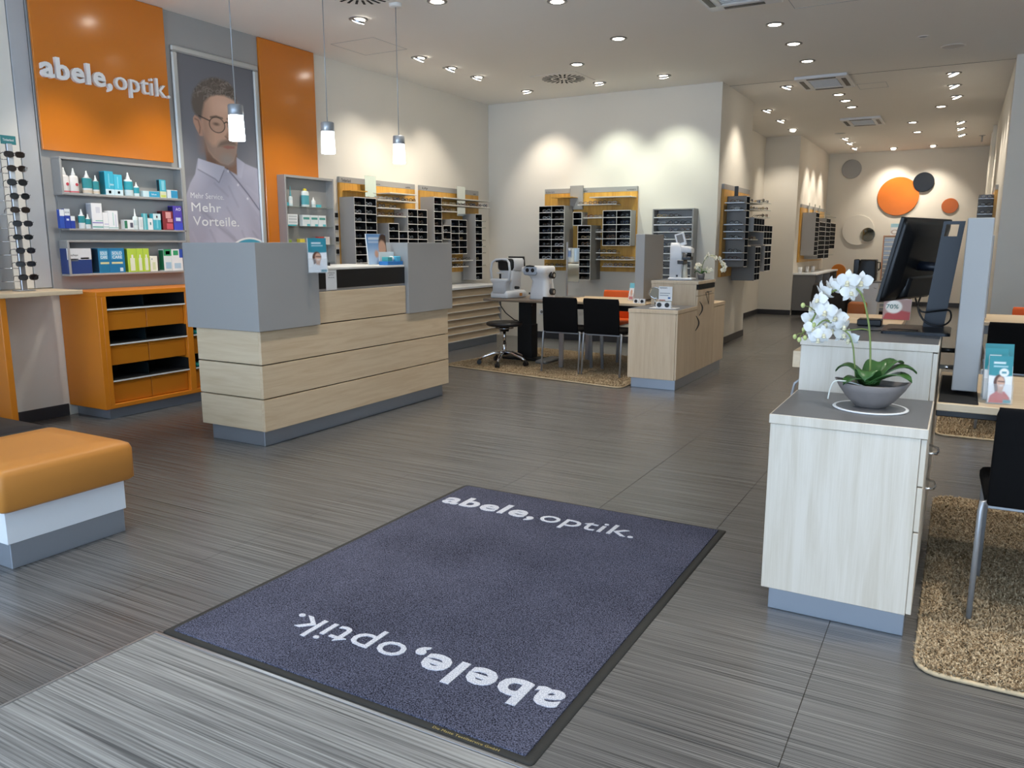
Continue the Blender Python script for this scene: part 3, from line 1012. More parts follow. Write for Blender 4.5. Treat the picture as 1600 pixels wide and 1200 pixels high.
# head
face = [(5.165, 2.58), (5.205, 2.66), (5.281, 2.72), (5.45, 2.745), (5.568, 2.72), (5.594, 2.618), (5.597, 2.519), (5.605, 2.419), (5.575, 2.315), (5.551, 2.212), (5.513, 2.141), (5.444, 2.101), (5.359, 2.111), (5.278, 2.154), (5.221, 2.213), (5.197, 2.292), (5.173, 2.38), (5.165, 2.465)]
ear = [(5.079, 2.485), (5.10, 2.513), (5.135, 2.505), (5.165, 2.46), (5.178, 2.401), (5.180, 2.337), (5.141, 2.335), (5.105, 2.393), (5.08, 2.446)]
hair = [(5.072, 2.62), (5.085, 2.68), (5.113, 2.735), (5.16, 2.785), (5.2, 2.819), (5.25, 2.845), (5.315, 2.868), (5.38, 2.878), (5.441, 2.872), (5.50, 2.86), (5.54, 2.838), (5.575, 2.79), (5.592, 2.73), (5.59, 2.675), (5.572, 2.70), (5.53, 2.715), (5.45, 2.732), (5.366, 2.728), (5.281, 2.70), (5.215, 2.637), (5.192, 2.569), (5.175, 2.495), (5.15, 2.49), (5.105, 2.52), (5.08, 2.56)]
pr.poly(face, '#cba48d', 0.006)
pr.poly([(5.15, 2.6), (5.25, 2.68), (5.27, 2.4), (5.24, 2.2), (5.15, 2.2)], '#9c7a68', 0.06, 0.7)
pr.ell(5.46, 2.63, 0.11, 0.07, '#dfb9a2', 0.06, 0.7)
pr.ell(5.50, 2.42, 0.05, 0.08, '#dcb49d', 0.04, 0.6)
pr.poly(ear, '#b58d79', 0.005)
pr.line([(5.10, 2.48), (5.135, 2.47), (5.15, 2.41), (5.14, 2.36)], 0.012, '#5e4438', 0.006, 0.7)
beard = [(5.175, 2.38), (5.222, 2.30), (5.275, 2.262), (5.32, 2.268), (5.345, 2.30), (5.40, 2.325), (5.46, 2.335), (5.538, 2.33), (5.572, 2.30), (5.556, 2.195), (5.516, 2.138), (5.444, 2.095), (5.359, 2.105), (5.278, 2.15), (5.221, 2.213), (5.19, 2.292)]
pr.poly(beard, '#8b7b71', 0.022, 0.62)
pr.ell(5.44, 2.15, 0.075, 0.05, '#a1968f', 0.03, 0.8)
pr.poly([(5.385, 2.262), (5.448, 2.282), (5.54, 2.280), (5.535, 2.262), (5.446, 2.250)], '#a06a60', 0.006, 0.9)
pr.poly([(5.335, 2.258), (5.374, 2.305), (5.451, 2.335), (5.538, 2.325), (5.565, 2.295), (5.448, 2.287)], '#6b5b51', 0.012, 0.7)
pr.poly([(5.496, 2.50), (5.530, 2.385), (5.50, 2.345), (5.455, 2.340), (5.43, 2.36), (5.46, 2.40)], '#9a745f', 0.012, 0.8)
pr.line([(5.43, 2.362), (5.46, 2.345), (5.505, 2.347)], 0.01, '#60463a', 0.006, 0.6)
pr.poly(hair, '#5f554e', 0.014)
m_ = pr.C.copy()
keep = (pr.sdf(hair) < 0.002)[..., None]
for k in range(110):
    a = rn.rand()
    u = 5.09 + 0.48 * rn.rand()
    v = 2.66 + 0.2 * rn.rand()
    an = 0.6 + 1.3 * rn.rand() + (u - 5.3) * -2
    seg = [(u, v), (u + 0.035 * math.cos(an), v + 0.035 * math.sin(an)), (u + 0.06 * math.cos(an - .7), v + 0.06 * math.sin(an - .7))]
    pr.line(seg, 0.006, ('#9a9088', '#40382f', '#7d736b')[k % 3], 0.004, 0.6)
pr.C = np.where(keep, pr.C, m_)
pr.ell(5.335, 2.462, 0.034, 0.014, '#4a3a33', 0.008, 0.85)
pr.ell(5.53, 2.474, 0.03, 0.013, '#4a3a33', 0.008, 0.85)
pr.line([(5.275, 2.516), (5.34, 2.532), (5.41, 2.522)], 0.016, '#463a33', 0.006, 0.85)
pr.line([(5.47, 2.525), (5.53, 2.538), (5.585, 2.525)], 0.016, '#463a33', 0.006, 0.85)
pr.ell(5.345, 2.455, 0.088, 0.068, '#8c6f60', 0.01, 0.25)
pr.ell(5.345, 2.455, 0.088, 0.068, '#332c2a', 0.003, 1, ring=0.0075)
pr.ell(5.545, 2.468, 0.075, 0.066, '#332c2a', 0.003, 1, ring=0.0075)
pr.line([(5.145, 2.512), (5.263, 2.482)], 0.011, '#332c2a', 0.004)
pr.line([(5.430, 2.482), (5.455, 2.495), (5.475, 2.488)], 0.011, '#241f1e', 0.004)
pr.ell(5.66, 1.18, 0.31, 0.245, '#f2f4f5', 0.004)
pr.ell(5.66, 1.18, 0.295, 0.23, '#3f95b0', 0.004)
pr.C *= 1.18
pr.build('poster_print', t, lambda u, v: (0.008, u - 5.37, v - 1.06))
M_WPRINT = pm('white_print', '#f0f1f3', rough=0.5, var=0.0)
for s_, yz, wd, hh, bo in (('Mehr Service.', (4.995, 1.776), 0.375, 0.050, 0.0), ('Mehr', (4.995, 1.655), 0.335, 0.082, 0.022), ('Vorteile.', (5.003, 1.528), 0.53, 0.086, 0.022)):
    line_of_text(s_, t, M_WPRINT, (0.0092, yz[0] - 5.37, yz[1] - 1.06), AX_LEFTWALL, wd, hh, bo, name='headline_print')

# ------------------------------------------------------------------ care product shelves
t = thing('wall_shelf', 'grey wall shelf with two tiers of lens care bottles', 'shelf', (XP, 4.2, 1.475), 0, 'grey care product shelves')
SX = 0.110            # shelf depth
a, b = 3.714 - 4.2, 4.82 - 4.2
part('top_board', bx(0, SX, a, b, 0.53, 0.548, b=0.002), M_GREY, t)
part('shelf_board', bx(0, SX, a, b, 0.263, 0.281, b=0.002), M_GREY, t)
part('shelf_board', bx(0, SX, a + 0.03, b, -0.006, 0.008, b=0.002), M_GREY, t)
part('side_board', bx(0, SX, a, a + 0.018, 0.281, 0.53, b=0.002), M_GREY, t)
part('side_board', bx(0, SX, b - 0.018, b, -0.09, 0.263, b=0.002), M_GREY, t)
part('side_board', bx(0, SX, b - 0.018, b, 0.281, 0.53, b=0.002), M_GREY, t)
part('back_board', bx(0, 0.006, a + 0.018, b - 0.018, -0.06, 0.53), M_GREY, t)
t = thing('wall_shelf', 'grey wall shelf with one tier of boxed lens cleaner', 'shelf', (XP, 4.2, 1.115), 0, 'grey care product shelves')
part('top_board', bx(0, SX, a, b, 0.262, 0.278, b=0.002), M_GREY, t)
part('shelf_board', bx(0, SX, a, b, 0.0, 0.016, b=0.002), M_GREY, t)
part('side_board', bx(0, SX, a, a + 0.018, 0.016, 0.262, b=0.002), M_GREY, t)
part('side_board', bx(0, SX, b - 0.018, b, 0.016, 0.262, b=0.002), M_GREY, t)
part('back_board', bx(0, 0.006, a + 0.018, b - 0.018, 0.016, 0.262), M_GREY, t)

FX = -6.068           # front plane of the products
KY = 6.068 / 6.04
def carton(y0, y1, z, h, colr, label, prints=(), dep=0.07, text=None, side=None, group=None):
    """prints: (u0,u1,v0,v1,colour) fractions of the front face"""
    y0, y1 = y0 * KY, y1 * KY
    dep = min(dep, 0.088)
    wd = y1 - y0
    t = thing('product_carton', label, 'box', (FX - dep / 2, (y0 + y1) / 2, z), 0, group)
    part('carton', bx(-dep / 2, dep / 2, -wd / 2, wd / 2, 0, h, b=0.0015), col(colr), t)
    for u0, u1, v0, v1, c in prints:
        part('printed_field', bx(dep / 2, dep / 2 + 0.0006, -wd / 2 + wd * u0, -wd / 2 + wd * u1, h * v0, h * v1), col(c), t)
    if side:
        part('printed_field', bx(-dep / 2 + 0.004, dep / 2 - 0.004, -wd / 2 - 0.0006, -wd / 2, h * 0.04, h * 0.96), col(side), t)
    for s_, u0, u1, v0, v1, c in (text or ()):
        line_of_text(s_, t, col(c), (dep / 2 + 0.0012, -wd / 2 + wd * u0, h * v0), AX_LEFTWALL, wd * (u1 - u0), h * (v1 - v0), 0.02, name='printed_text')
    return t
def bottle(y0, y1, z, h, body, cap, label, bands=(), flat=0.6, dot=None, neck=0.72, group=None):
    y0, y1 = y0 * KY, y1 * KY
    r = (y1 - y0) / 2
    rx = r * flat
    t = thing('care_bottle', label, 'bottle', (FX - rx, (y0 + y1) / 2, z), 0, group)
    hb = h * neck
    part('body', MB().lathe([(0.0005, 0), (r * .92, 0), (r, h * .03), (r, hb * .84), (r * .86, hb * .95), (r * .4, hb)], n=20, sx=flat), col(body, 0.3), t)
    part('cap', MB().lathe([(r * .42, hb - 0.002), (r * .42, hb + h * .05), (r * .30, hb + h * .10), (r * .17, h * .93), (r * .14, h), (0.0004, h)], n=14), col(cap, 0.3), t)
    for v0, v1, c in bands:
        part('label_band', MB().lathe([(r + .0006, h * v0), (r + .0006, h * v1)], n=20, sx=(rx + .0006) / (r + .0006)), col(c), t)
    if dot:
        u, v, rr, c = dot
        part('label_print', MB().cyl((rx + 0.0002, u * r, h * v), (rx + 0.0012, u * r, h * v), rr, n=12), col(c), t)
    return t
Z1, Z2, Z3 = 1.7562, 1.4834, 1.1314
W_, TL_, CY_, BL_ = '#eef0f0', '#2f8f96', '#39b4cf', '#2340a8'
bottle(3.702, 3.776, Z1, .188, '#f3eeea', W_, 'white bottle with red dot, first on the top tier', [(.02, .07, '#d8646c')], dot=(.3, .34, .012, '#cc3d4c'))
bottle(3.778, 3.850, Z1, .188, '#f3eeea', W_, 'white bottle with red dot, second on the top tier', [(.02, .07, '#d8646c')], dot=(.3, .34, .012, '#cc3d4c'))
bottle(3.884, 3.962, Z1, .176, '#e4e9e8', W_, 'large teal and white bottle beside the two red-dot bottles', [(.24, .68, TL_), (.03, .16, '#d8c8b4')])
bottle(3.964, 4.018, Z1, .146, '#e4e9e8', W_, 'smaller teal and white bottle beside the bright blue cartons', [(.24, .68, TL_), (.03, .16, '#d8c8b4')])
carton(4.062, 4.138, Z1, .186, '#36aecb', 'tall bright blue carton on the top tier', [(0, 1, 0, .24, '#cfe6ee'), (.4, .5, .3, .9, '#7fd0e4'), (.35, .62, .06, .18, '#3d78b8')], side='#1c6f80', text=[('biotrue', .55, .95, .4, .5, '#e8f6fa')])
carton(4.140, 4.214, Z1, .165, '#3fb9d6', 'shorter bright blue carton on the top tier', [(0, 1, 0, .27, '#cfe6ee'), (.4, .5, .33, .9, '#8ad6e8'), (.35, .62, .07, .2, '#3d78b8')])
bottle(4.246, 4.322, Z1, .190, '#dcecee', W_, 'big teal bottle with rounded white cap, top tier', [(.26, .62, '#2f9fae')], flat=.7)
bottle(4.323, 4.372, Z1, .117, '#dcecee', W_, 'little teal bottle beside the big round-capped bottle', [(.22, .62, '#2f9fae')])
carton(4.398, 4.556, Z1, .050, '#cfe7ee', 'flat light blue carton lying on the top tier', [(.35, 1, .05, .95, '#38a9cf')], text=[('blue', .5, .8, .35, .65, '#eefaff')], dep=.06)
carton(4.564, 4.624, Z1, .054, '#e8eac4', 'small pale yellow carton on the top tier', [(.1, .9, .1, .45, '#d5e06a')], dep=.05)
carton(4.562, 4.624, Z1 + .0545, .098, '#46b6cc', 'small blue carton standing on the pale yellow one', [(.3, .75, .1, .9, '#8ed6e4')], dep=.04, side='#1a3a44')
carton(4.634, 4.737, Z1, .070, '#e7f1f4', 'white and blue carton at the end of the top tier', [(.35, 1, .05, .95, '#38a0cc')], dep=.06)
carton(3.664, 3.700, Z2, .142, '#2f55b8', 'slim blue carton with white top, first on the middle tier', [(0, 1, .66, 1, '#f2f4f6')], dep=.035)
carton(3.702, 3.746, Z2, .148, BL_, 'taller deep blue carton with white top, middle tier', [(0, 1, .66, 1, '#f2f4f6'), (.3, .75, .4, .5, '#d8e0f4')], dep=.045, text=[('ACUVUE', .1, .9, .78, .86, '#2d3a50')])
carton(3.748, 3.782, Z2, .095, BL_, 'short deep blue carton with white top, middle tier', [(0, 1, .62, 1, '#f2f4f6')], dep=.035)
bottle(3.819, 3.873, Z2, .150, '#e8ecec', W_, 'teal and white bottle on the middle tier', [(.3, .66, '#2b8d94')])
bottle(3.874, 3.918, Z2, .115, '#e8ecec', W_, 'small teal and white bottle on the middle tier', [(.3, .66, '#2b8d94')])
carton(3.925, 4.014, Z2, .202, '#f0f0f2', 'tall white carton with violet and green swoosh, middle tier', [(0, 1, .05, .10, '#6db0a4'), (0, 1, .22, .26, '#8a80c0'), (.3, 1, .3, .335, '#7fbcae'), (.4, .8, .62, .85, '#d8d8e0')], side='#bfc0c6')
carton(4.017, 4.062, Z2, .131, '#f2f2f3', 'slim white carton with grey swoosh, middle tier', [(0, 1, .1, .15, '#a9c9c2'), (.2, 1, .28, .32, '#b9b4d6')], dep=.05)
carton(4.064, 4.148, Z2, .147, '#f0f1f3', 'white carton with two green swooshes, middle tier', [(0, 1, .06, .10, '#9cc6bd'), (.45, .55, .2, .9, '#bcd8d2'), (.7, .8, .1, .8, '#cfd3e4')])
carton(4.203, 4.288, Z2, .078, '#eceff0', 'low white and green tub carton, middle tier', [(0, .3, .1, .9, '#2f7a58'), (.6, .9, .2, .7, '#5b5a6a')], dep=.05)
bottle(4.290, 4.334, Z2, .170, '#dfeaea', W_, 'slender pale dropper bottle on the middle tier', [(.2, .45, '#c3d8da')], neck=.66)
carton(4.339, 4.376, Z2, .104, '#e6eaea', 'slim translucent white carton, middle tier', [(.2, .8, .2, .8, '#d3dbdc')], dep=.03)
carton(4.382, 4.420, Z2, .135, '#54b8c2', 'thin light teal carton behind the drop-marked one', [(0, .5, 0, 1, '#8fd0d6')], dep=.03)
carton(4.422, 4.470, Z2, .096, '#f2f3f3', 'small white carton with teal drop mark, middle tier', [(.38, .62, .42, .66, '#2a7f84')], dep=.045)
carton(4.476, 4.548, Z2, .136, '#4cb7cb', 'blue carton with red dot on white, middle tier', [(0, 1, .62, 1, '#d7eef2'), (.4, .6, .74, .88, '#cc5a78'), (.4, .6, .1, .6, '#83d2de')], dep=.05)
carton(4.568, 4.672, Z2, .162, '#8e2f33', 'dark red carton with pink cartoon-like blobs, middle tier', [(.35, .95, .05, .35, '#d45a68'), (.3, .8, .62, .95, '#e6a9a6'), (.45, .95, .42, .60, '#dd8f90')], side='#3a1418')
carton(4.678, 4.768, Z2, .210, '#5a48b4', 'purple carton marked AO at the end of the middle tier', [(0, 1, .0, .3, '#4a55d0'), (.25, .8, .38, .52, '#dfe6f8')], side='#1d1c58', text=[('AO', .28, .85, .80, .92, '#f4f4fa')])
carton(3.690, 3.888, Z3, .198, '#27407e', 'wide navy and white carton on the bottom tier', [(0, 1, .56, 1, '#dfe2e4'), (.05, .45, .50, .60, '#59606a'), (.55, .9, .58, .64, '#6f7d9a')], dep=.1, text=[('EasySept', .05, .45, .68, .78, '#33363c')])
carton(3.948, 4.036, Z3, .198, '#1f7aa6', 'sea blue carton, first of the pair on the bottom tier', [(.15, 1, .36, .44, '#d3d8a4'), (.15, .9, .55, .9, '#6db4d6')], side='#173a52', text=[('SOLO', .2, .85, .74, .86, '#eef6fa'), ('CARE', .2, .85, .58, .70, '#eef6fa')], dep=.09)
carton(4.038, 4.178, Z3, .198, '#1f78aa', 'wider sea blue carton, second of the pair, bottom tier', [(.15, .85, .36, .44, '#d3d8a4'), (.15, .85, .55, .9, '#5aaad2'), (.65, .85, .05, .2, '#cfe4ee')], text=[('SOLO', .22, .82, .74, .86, '#eef6fa'), ('CARE', .22, .82, .58, .70, '#eef6fa')], dep=.09)
for k, (u0, u1) in enumerate(((4.206, 4.290), (4.292, 4.348), (4.350, 4.408))):
    carton(u0, u1, Z3, .194, '#b9d84a', 'lime green carton with white bottle picture, %s of three' % ORD[k], [(.25, .75, .06, .6, '#e3ecd8'), (.4, .6, .6, .74, '#eef2e8')], side='#7a9a2c')
carton(4.414, 4.484, Z3, .130, '#eef2e4', 'small white and lime carton on the bottom tier', [(.3, .7, .1, .6, '#d6e4b8'), (.2, .3, .75, .85, '#5b8f9a')], dep=.05)
carton(4.550, 4.628, Z3, .186, '#e6f0f0', 'white carton with green top, bottom tier', [(0, 1, .70, 1, '#3aa36c'), (.25, .8, .76, .92, '#e8f4ee'), (.2, .9, .1, .4, '#a8cfe6')], side='#166a44')
carton(4.630, 4.742, Z3, .186, '#eef3f4', 'white carton with blue corner and green mark, bottom tier', [(.7, 1, .6, 1, '#3554b4'), (.15, .6, .72, .94, '#3aa36c'), (.2, .8, .1, .35, '#b6d6ea')])

# ------------------------------------------------------------------ orange drawer cabinet
t = thing('drawer_cabinet', 'glossy orange cabinet with black open shelves and orange drawers', 'cabinet', (-5.96, 3.72, 0))
D, L = 0.24, 2.5     # half depth, length along the wall
part('plinth', bx(-0.23, 0.19, 0.03, L - 0.03, 0, 0.085), M_PLINTH, t)
part('side_panel', bx(-0.235, D, -0.03, 0.012, 0.085, 0.965, b=0.002), M_ORANGEM, t)
part('side_panel', bx(-0.235, D, L - 0.03, L, 0.085, 0.965, b=0.002), M_ORANGEM, t)
part('top_board', bx(-0.235, D, -0.03, L, 0.965, 1.003, b=0.002), M_ORANGEM, t)
part('bottom_board', bx(-0.235, D, 0.012, L - 0.03, 0.085, 0.118, b=0.002), M_ORANGEM, t)
part('back_panel', bx(-0.235, -0.22, 0.012, L - 0.03, 0.118, 0.965), M_BLACKM, t)
ys = [0.012]
bays = [(0.05, 0.765), (0.825, 1.54), (1.60, 2.45)]
for k, (u0, u1) in enumerate(bays):
    part('upright', bx(-0.22, D, u0 - 0.038 if k == 0 else u0 - 0.06, u0, 0.118, 0.965, b=0.002), M_ORANGEM, t)
    for zt in (0.965, 0.690, 0.402):
        zs = zt - 0.108           # shelf under the black recess
        part('shelf', bx(-0.22, D - 0.005, u0, u1, zs, zs + 0.012, fm={'+x': 1}), [M_BLACKM, M_OFFW], t)
        zb = zs - (0.160 if zt > .5 else .172)
        um = (u0 + u1) / 2
        for c0, c1 in ((u0 + 0.003, um - 0.003), (um + 0.003, u1 - 0.003)):
            dr = part('drawer', bx(-0.2, D - 0.035, c0, c1, zb, zs - 0.004, b=0.002), M_ORANGEM, t)
            part('finger_pull', bx(D - 0.035, D - 0.028, c0 + 0.01, c1 - 0.01, zs - 0.03, zs - 0.022, b=0.001), M_ORANGEM, dr)
        part('divider', bx(-0.22, D - 0.06, um - 0.004, um + 0.004, zs + 0.012, zt), col('#0e1c20'), t)
        for e0, e1 in ((u0, u0 + 0.004), (u1 - 0.004, u1)):
            part('lining', bx(-0.22, D - 0.012, e0, e1, zs + 0.012, zt), M_BLACKM, t)
for k, (zz, lb) in enumerate(((0.585, 'upper'), (0.297, 'lower'))):
    bt = thing('leaflet_stack', 'teal leaflets on the %s black shelf beside the counter' % lb, 'leaflets', (-5.84, 4.64, zz + 0.011))
    part('leaflet', bx(-0.06, 0.09, -0.06, 0.08, 0, 0.012, b=0.001), col('#2aa39c'), bt)
    part('leaflet', bx(-0.055, 0.095, -0.055, 0.085, 0.0122, 0.02, b=0.001), col('#37b5ad'), bt)

# ------------------------------------------------------------------ glass-shelf cabinet and switches
t = thing('glass_shelf_cabinet', 'open grey wall cabinet with glass shelves of contact lens supplies', 'cabinet', (-6.148, 6.3825, 1.006))
part('side_panel', bx(0, 0.108, -0.3625, -0.342, 0, 1.05, b=0.002), M_GREY, t)
part('side_panel', bx(0, 0.108, 0.342, 0.3625, 0, 1.05, b=0.002), M_GREY, t)
part('top_board', bx(0, 0.108, -0.342, 0.342, 1.025, 1.05, b=0.002), M_GREY, t)
part('bottom_board', bx(0, 0.108, -0.342, 0.342, 0, 0.025, b=0.002), M_GREY, t)
part('back_panel', bx(0, 0.008, -0.342, 0.342, 0.025, 1.025), M_GREY, t)
GZ = (0.735, 0.535, 0.342, 0.16)
for z in GZ:
    part('glass_shelf', bx(0.009, 0.102, -0.341, 0.341, z, z + 0.006), M_GLASS, t)
FX = -6.06
KY = 1.0
def gz(k):
    return 1.006 + GZ[k] + 0.0065
bottle(6.10, 6.15, gz(0), .20, '#dfeef0', '#5aa0a8', 'slender clear bottle on the top glass shelf', [(.12, .3, '#f3f5f5')], neck=.5)
carton(6.06, 6.18, gz(1), .012, '#49b6c4', 'flat teal packet on the second glass shelf', dep=.05)
carton(6.05, 6.085, gz(0), .035, '#4fb7c6', 'tiny teal packet on the top glass shelf', dep=.04)
bottle(6.30, 6.40, gz(0), .19, '#dfe9ea', '#e2d24a', 'wide bottle with yellow lid on the top glass shelf', [(.12, .62, '#5aa9b4')], neck=.88)
bottle(6.43, 6.485, gz(0), .105, '#e8ecec', '#f2f2f0', 'small white bottle beside the yellow-lidded one', [(.1, .3, '#c9d6d6')])
carton(6.50, 6.56, gz(0), .03, '#57bcc8', 'small teal packet beside the small white bottle', dep=.05)
carton(6.055, 6.20, gz(1) + .0125, .105, '#eceff0', 'white dotted carton on the second glass shelf', [(.1, .9, .15, .3, '#c7ced0'), (.1, .9, .45, .6, '#c7ced0'), (.1, .9, .72, .86, '#c7ced0')], dep=.05)
for k, y in enumerate((6.27, 6.39, 6.51)):
    carton(y, y + .112, gz(1), .115, '#e3eaec', 'white and green leaflet box, %s on the second glass shelf' % ORD[k], [(.1, .9, .6, .8, '#4a9a90'), (.55, .95, 0, .2, '#5fbcc8')], dep=.05)
carton(6.05, 6.10, gz(2), .05, '#8fae4a', 'small olive packet on the third glass shelf', dep=.05)
carton(6.22, 6.29, gz(2), .06, '#e6d24e', 'small yellow packet on the third glass shelf', dep=.05)
carton(6.50, 6.58, gz(2), .085, '#b8423a', 'small red carton on the third glass shelf', dep=.05)
carton(6.59, 6.67, gz(2), .085, '#d9d4d0', 'small pale carton beside the red one', dep=.05)
for k, z in enumerate((1.682, 1.541, 1.413, 1.277)):
    sw = thing('wall_switch', '%s black and white wall switch from the top beside the glass cabinet' % ORD[k], 'switch', (XL, 6.932, z - 0.04), 0, 'column of wall switches')
    part('plate', bx(0, 0.012, -0.036, 0.036, 0, 0.085, b=0.003), M_WHITEP, sw)
    part('rocker', bx(0.012, 0.018, -0.025, 0.025, 0.015, 0.065, b=0.002), M_BLACK, sw)

# ------------------------------------------------------------------ sunglasses stand
t = thing('display_table', 'pale wood display ledge on orange legs under the sunglasses racks', 'table', (-5.96, 2.75, 0))
part('top', bx(-0.235, 0.17, -0.9, 0.885, 0.99, 1.022, b=0.003), M_MAPLE_Y, t)
part('panel_leg', bx(-0.10, 0.14, 0.29, 0.335, 0, 0.99, b=0.003), M_ORANGEM, t)
part('panel_leg', bx(-0.10, 0.14, -0.85, -0.80, 0, 0.99, b=0.003), M_ORANGEM, t)
M_LENS = {c: pm('lens_' + c.strip('#'), c, rough=0.08, var=0.0, spec=0.6) for c in ('#1c1413', '#14181a', '#241a14', '#1a1b22')}
def lens_loop(cx, w, h, n=14, p=2.6, z=0.0):
    out = []
    for k in range(n):
        a = 2 * PI * k / n
        c, s_ = math.cos(a), math.sin(a)
        r = (abs(c) ** p + abs(s_) ** p) ** (-1 / p)
        out.append((cx + w / 2 * r * c, -0.012 * (1 - (abs(cx + w / 2 * r * c) / 0.07) ** 2) * 0.6, z + h / 2 * r * s_))
    return out
def sunglasses(label, loc, rz, cl, rim, w=0.056, h=0.04, p=2.6):
    t = thing('sunglasses', label, 'sunglasses', loc, rz, 'sunglasses on the wall rack')
    f = MB()
    for sx in (-1, 1):
        f.tube(lens_loop(sx * 0.034, w, h, p=p), 0.0026, 5, closed=True)
    f.tube([(-0.010, -0.010, 0.006), (0, -0.012, 0.009), (0.010, -0.010, 0.006)], 0.0028, 5)
    part('frame', f, col(rim, 0.3), t)
    for sx in (-1, 1):
        lp = lens_loop(sx * 0.034, w - 0.003, h - 0.003, p=p)
        part('lens', MB().loft([[(x, y - 0.0012, z) for x, y, z in lp], [(x, y + 0.0012, z) for x, y, z in lp]], smooth=False), M_LENS[cl], t)
        part('temple', MB().tube([(sx * 0.066, 0.0, 0.010), (sx * 0.070, 0.012, 0.011), (sx * 0.071, 0.09, 0.006), (sx * 0.070, 0.115, -0.004), (sx * 0.068, 0.135, -0.022)], [0.003, 0.0026, 0.002, 0.0022, 0.0016], 5), col(rim, 0.3), t)
def sun_rack(yy, label, pos, n=10):
    t = thing('sunglasses_rack', label, 'display rack', (-6.02, yy, 1.0222))
    part('post', bx(-0.012, 0.012, -0.02, 0.02, 0, 1.05, b=0.003), M_ALU, t)
    part('foot', bx(-0.05, 0.05, -0.06, 0.06, 0, 0.008, b=0.002), M_ALU, t)
    for k in range(n):
        z = 0.09 + k * 0.0965
        part('nose_peg', MB().cyl((0.012, 0, z), (0.05, 0, z + 0.006), 0.006, n=8), M_CHROME, t)
        part('back_rod', MB().tube([(0.0, -0.02, z - 0.02), (-0.06, -0.09, z - 0.02), (-0.12, -0.09, z - 0.02)], 0.003, 5), M_CHROME, t)
    return t
t = sun_rack(3.33, 'chrome sunglasses rack with teal brand plaque by the white wall strip', 0)
pq = part('brand_plaque', bx(-0.004, 0.004, -0.052, 0.052, 1.045, 1.105, b=0.001), col('#2f7d80'), t)
line_of_text('Timberland', pq, M_WPRINT, (0.0048, -0.040, 1.067), AX_LEFTWALL, 0.075, 0.016, 0.015, name='plaque_print')
sun_rack(3.02, 'chrome sunglasses rack cut by the picture edge', 0)
shp = [('#241a14', '#2b1d16', .060, .040, 3.2), ('#241a14', '#3a281e', .058, .042, 2.2), ('#14181a', '#151515', .056, .044, 2.4), ('#14181a', '#101010', .054, .043, 2.2), ('#241a14', '#2a1a14', .056, .040, 2.6), ('#1a1b22', '#26262a', .056, .040, 2.8), ('#14181a', '#0e0e10', .058, .036, 2.2), ('#1a1b22', '#1c1418', .055, .040, 2.6), ('#1a1b22', '#4a4440', .058, .038, 2.8), ('#1c1413', '#161214', .058, .040, 3.0)]
for r_, (yy, ds) in enumerate(((3.33, 'rack with teal plaque'), (3.02, 'rack cut by the picture edge'))):
    for k in range(10):
        cl, rim, ww, hh, pp = shp[(k + 3 * r_) % 10]
        z = 1.0222 + 0.09 + (9 - k) * 0.0965 + 0.012
        sunglasses('dark sunglasses, %s from the top of the %s' % (ORD[k], ds), (-5.955, yy + (0.004 if k % 2 else -0.004), z), PI / 2 - 0.30 + 0.06 * math.sin(k * 2.1), cl, rim, ww, hh, pp)
# beige and grey wall boards behind the racks
t = thing('wall_board', 'tall grey and beige wall board behind the sunglasses', 'wall panel', (XL, 2.9, 1.03))
part('grey_strip', bx(0, 0.02, 0.12, 0.34, 0, 2.31, b=0.002), M_GREY, t)
part('beige_strip', bx(0, 0.018, -0.9, 0.118, 0, 1.15, b=0.002), pm('beige_board', '#d8bf98', rough=0.5, var=0.03), t)
part('upper_strip', bx(0, 0.018, -0.9, 0.118, 1.16, 2.31, b=0.002), M_GREYD, t)
part('pale_grey_strip', bx(0, 0.02, 0.345, 0.45, 0, 2.31, b=0.002), M_STEELP, t)
part('white_strip', bx(0, 0.016, 0.455, 0.60, 0, 2.31, b=0.002), M_OFFW, t)
part('pale_grey_strip', bx(0, 0.02, 0.605, 0.735, 0, 2.31, b=0.002), pm('pale_board', '#b9bcc0', rough=.5), t)

# ------------------------------------------------------------------ bench
t = thing('upholstered_bench', 'bench with orange and black cushions on white base, cut by picture edge', 'bench', (-4.2, 1.98, 0))
def cushion(x0, x1, y0, y1, z0, z1):
    rings = []
    for z, i in ((z0, 0.012), (z0 + 0.012, 0.0), (z1 - 0.035, 0.0), (z1 - 0.012, 0.008), (z1, 0.03), (z1 + 0.006, 0.12)):
        rings.append([(x, y, z) for x, y in rrect(x1 - x0 - 2 * i, y1 - y0 - 2 * i, 0.028, 3, (x0 + x1) / 2, (y0 + y1) / 2)])
    return MB().loft(rings)
part('orange_cushion', cushion(0.19, 0.84, -0.31, 0.31, 0.262, 0.447), M_LEATHER, t)
part('black_cushion', cushion(-1.2, 0.187, -0.31, 0.31, 0.262, 0.447), M_BLEATHER, t)
part('white_base', bx(-1.16, 0.79, -0.275, 0.275, 0.112, 0.262, b=0.002), M_WHITEL, t)
part('plinth', bx(-1.14, 0.785, -0.265, 0.265, 0, 0.112, b=0.002), M_PLINTH, t)

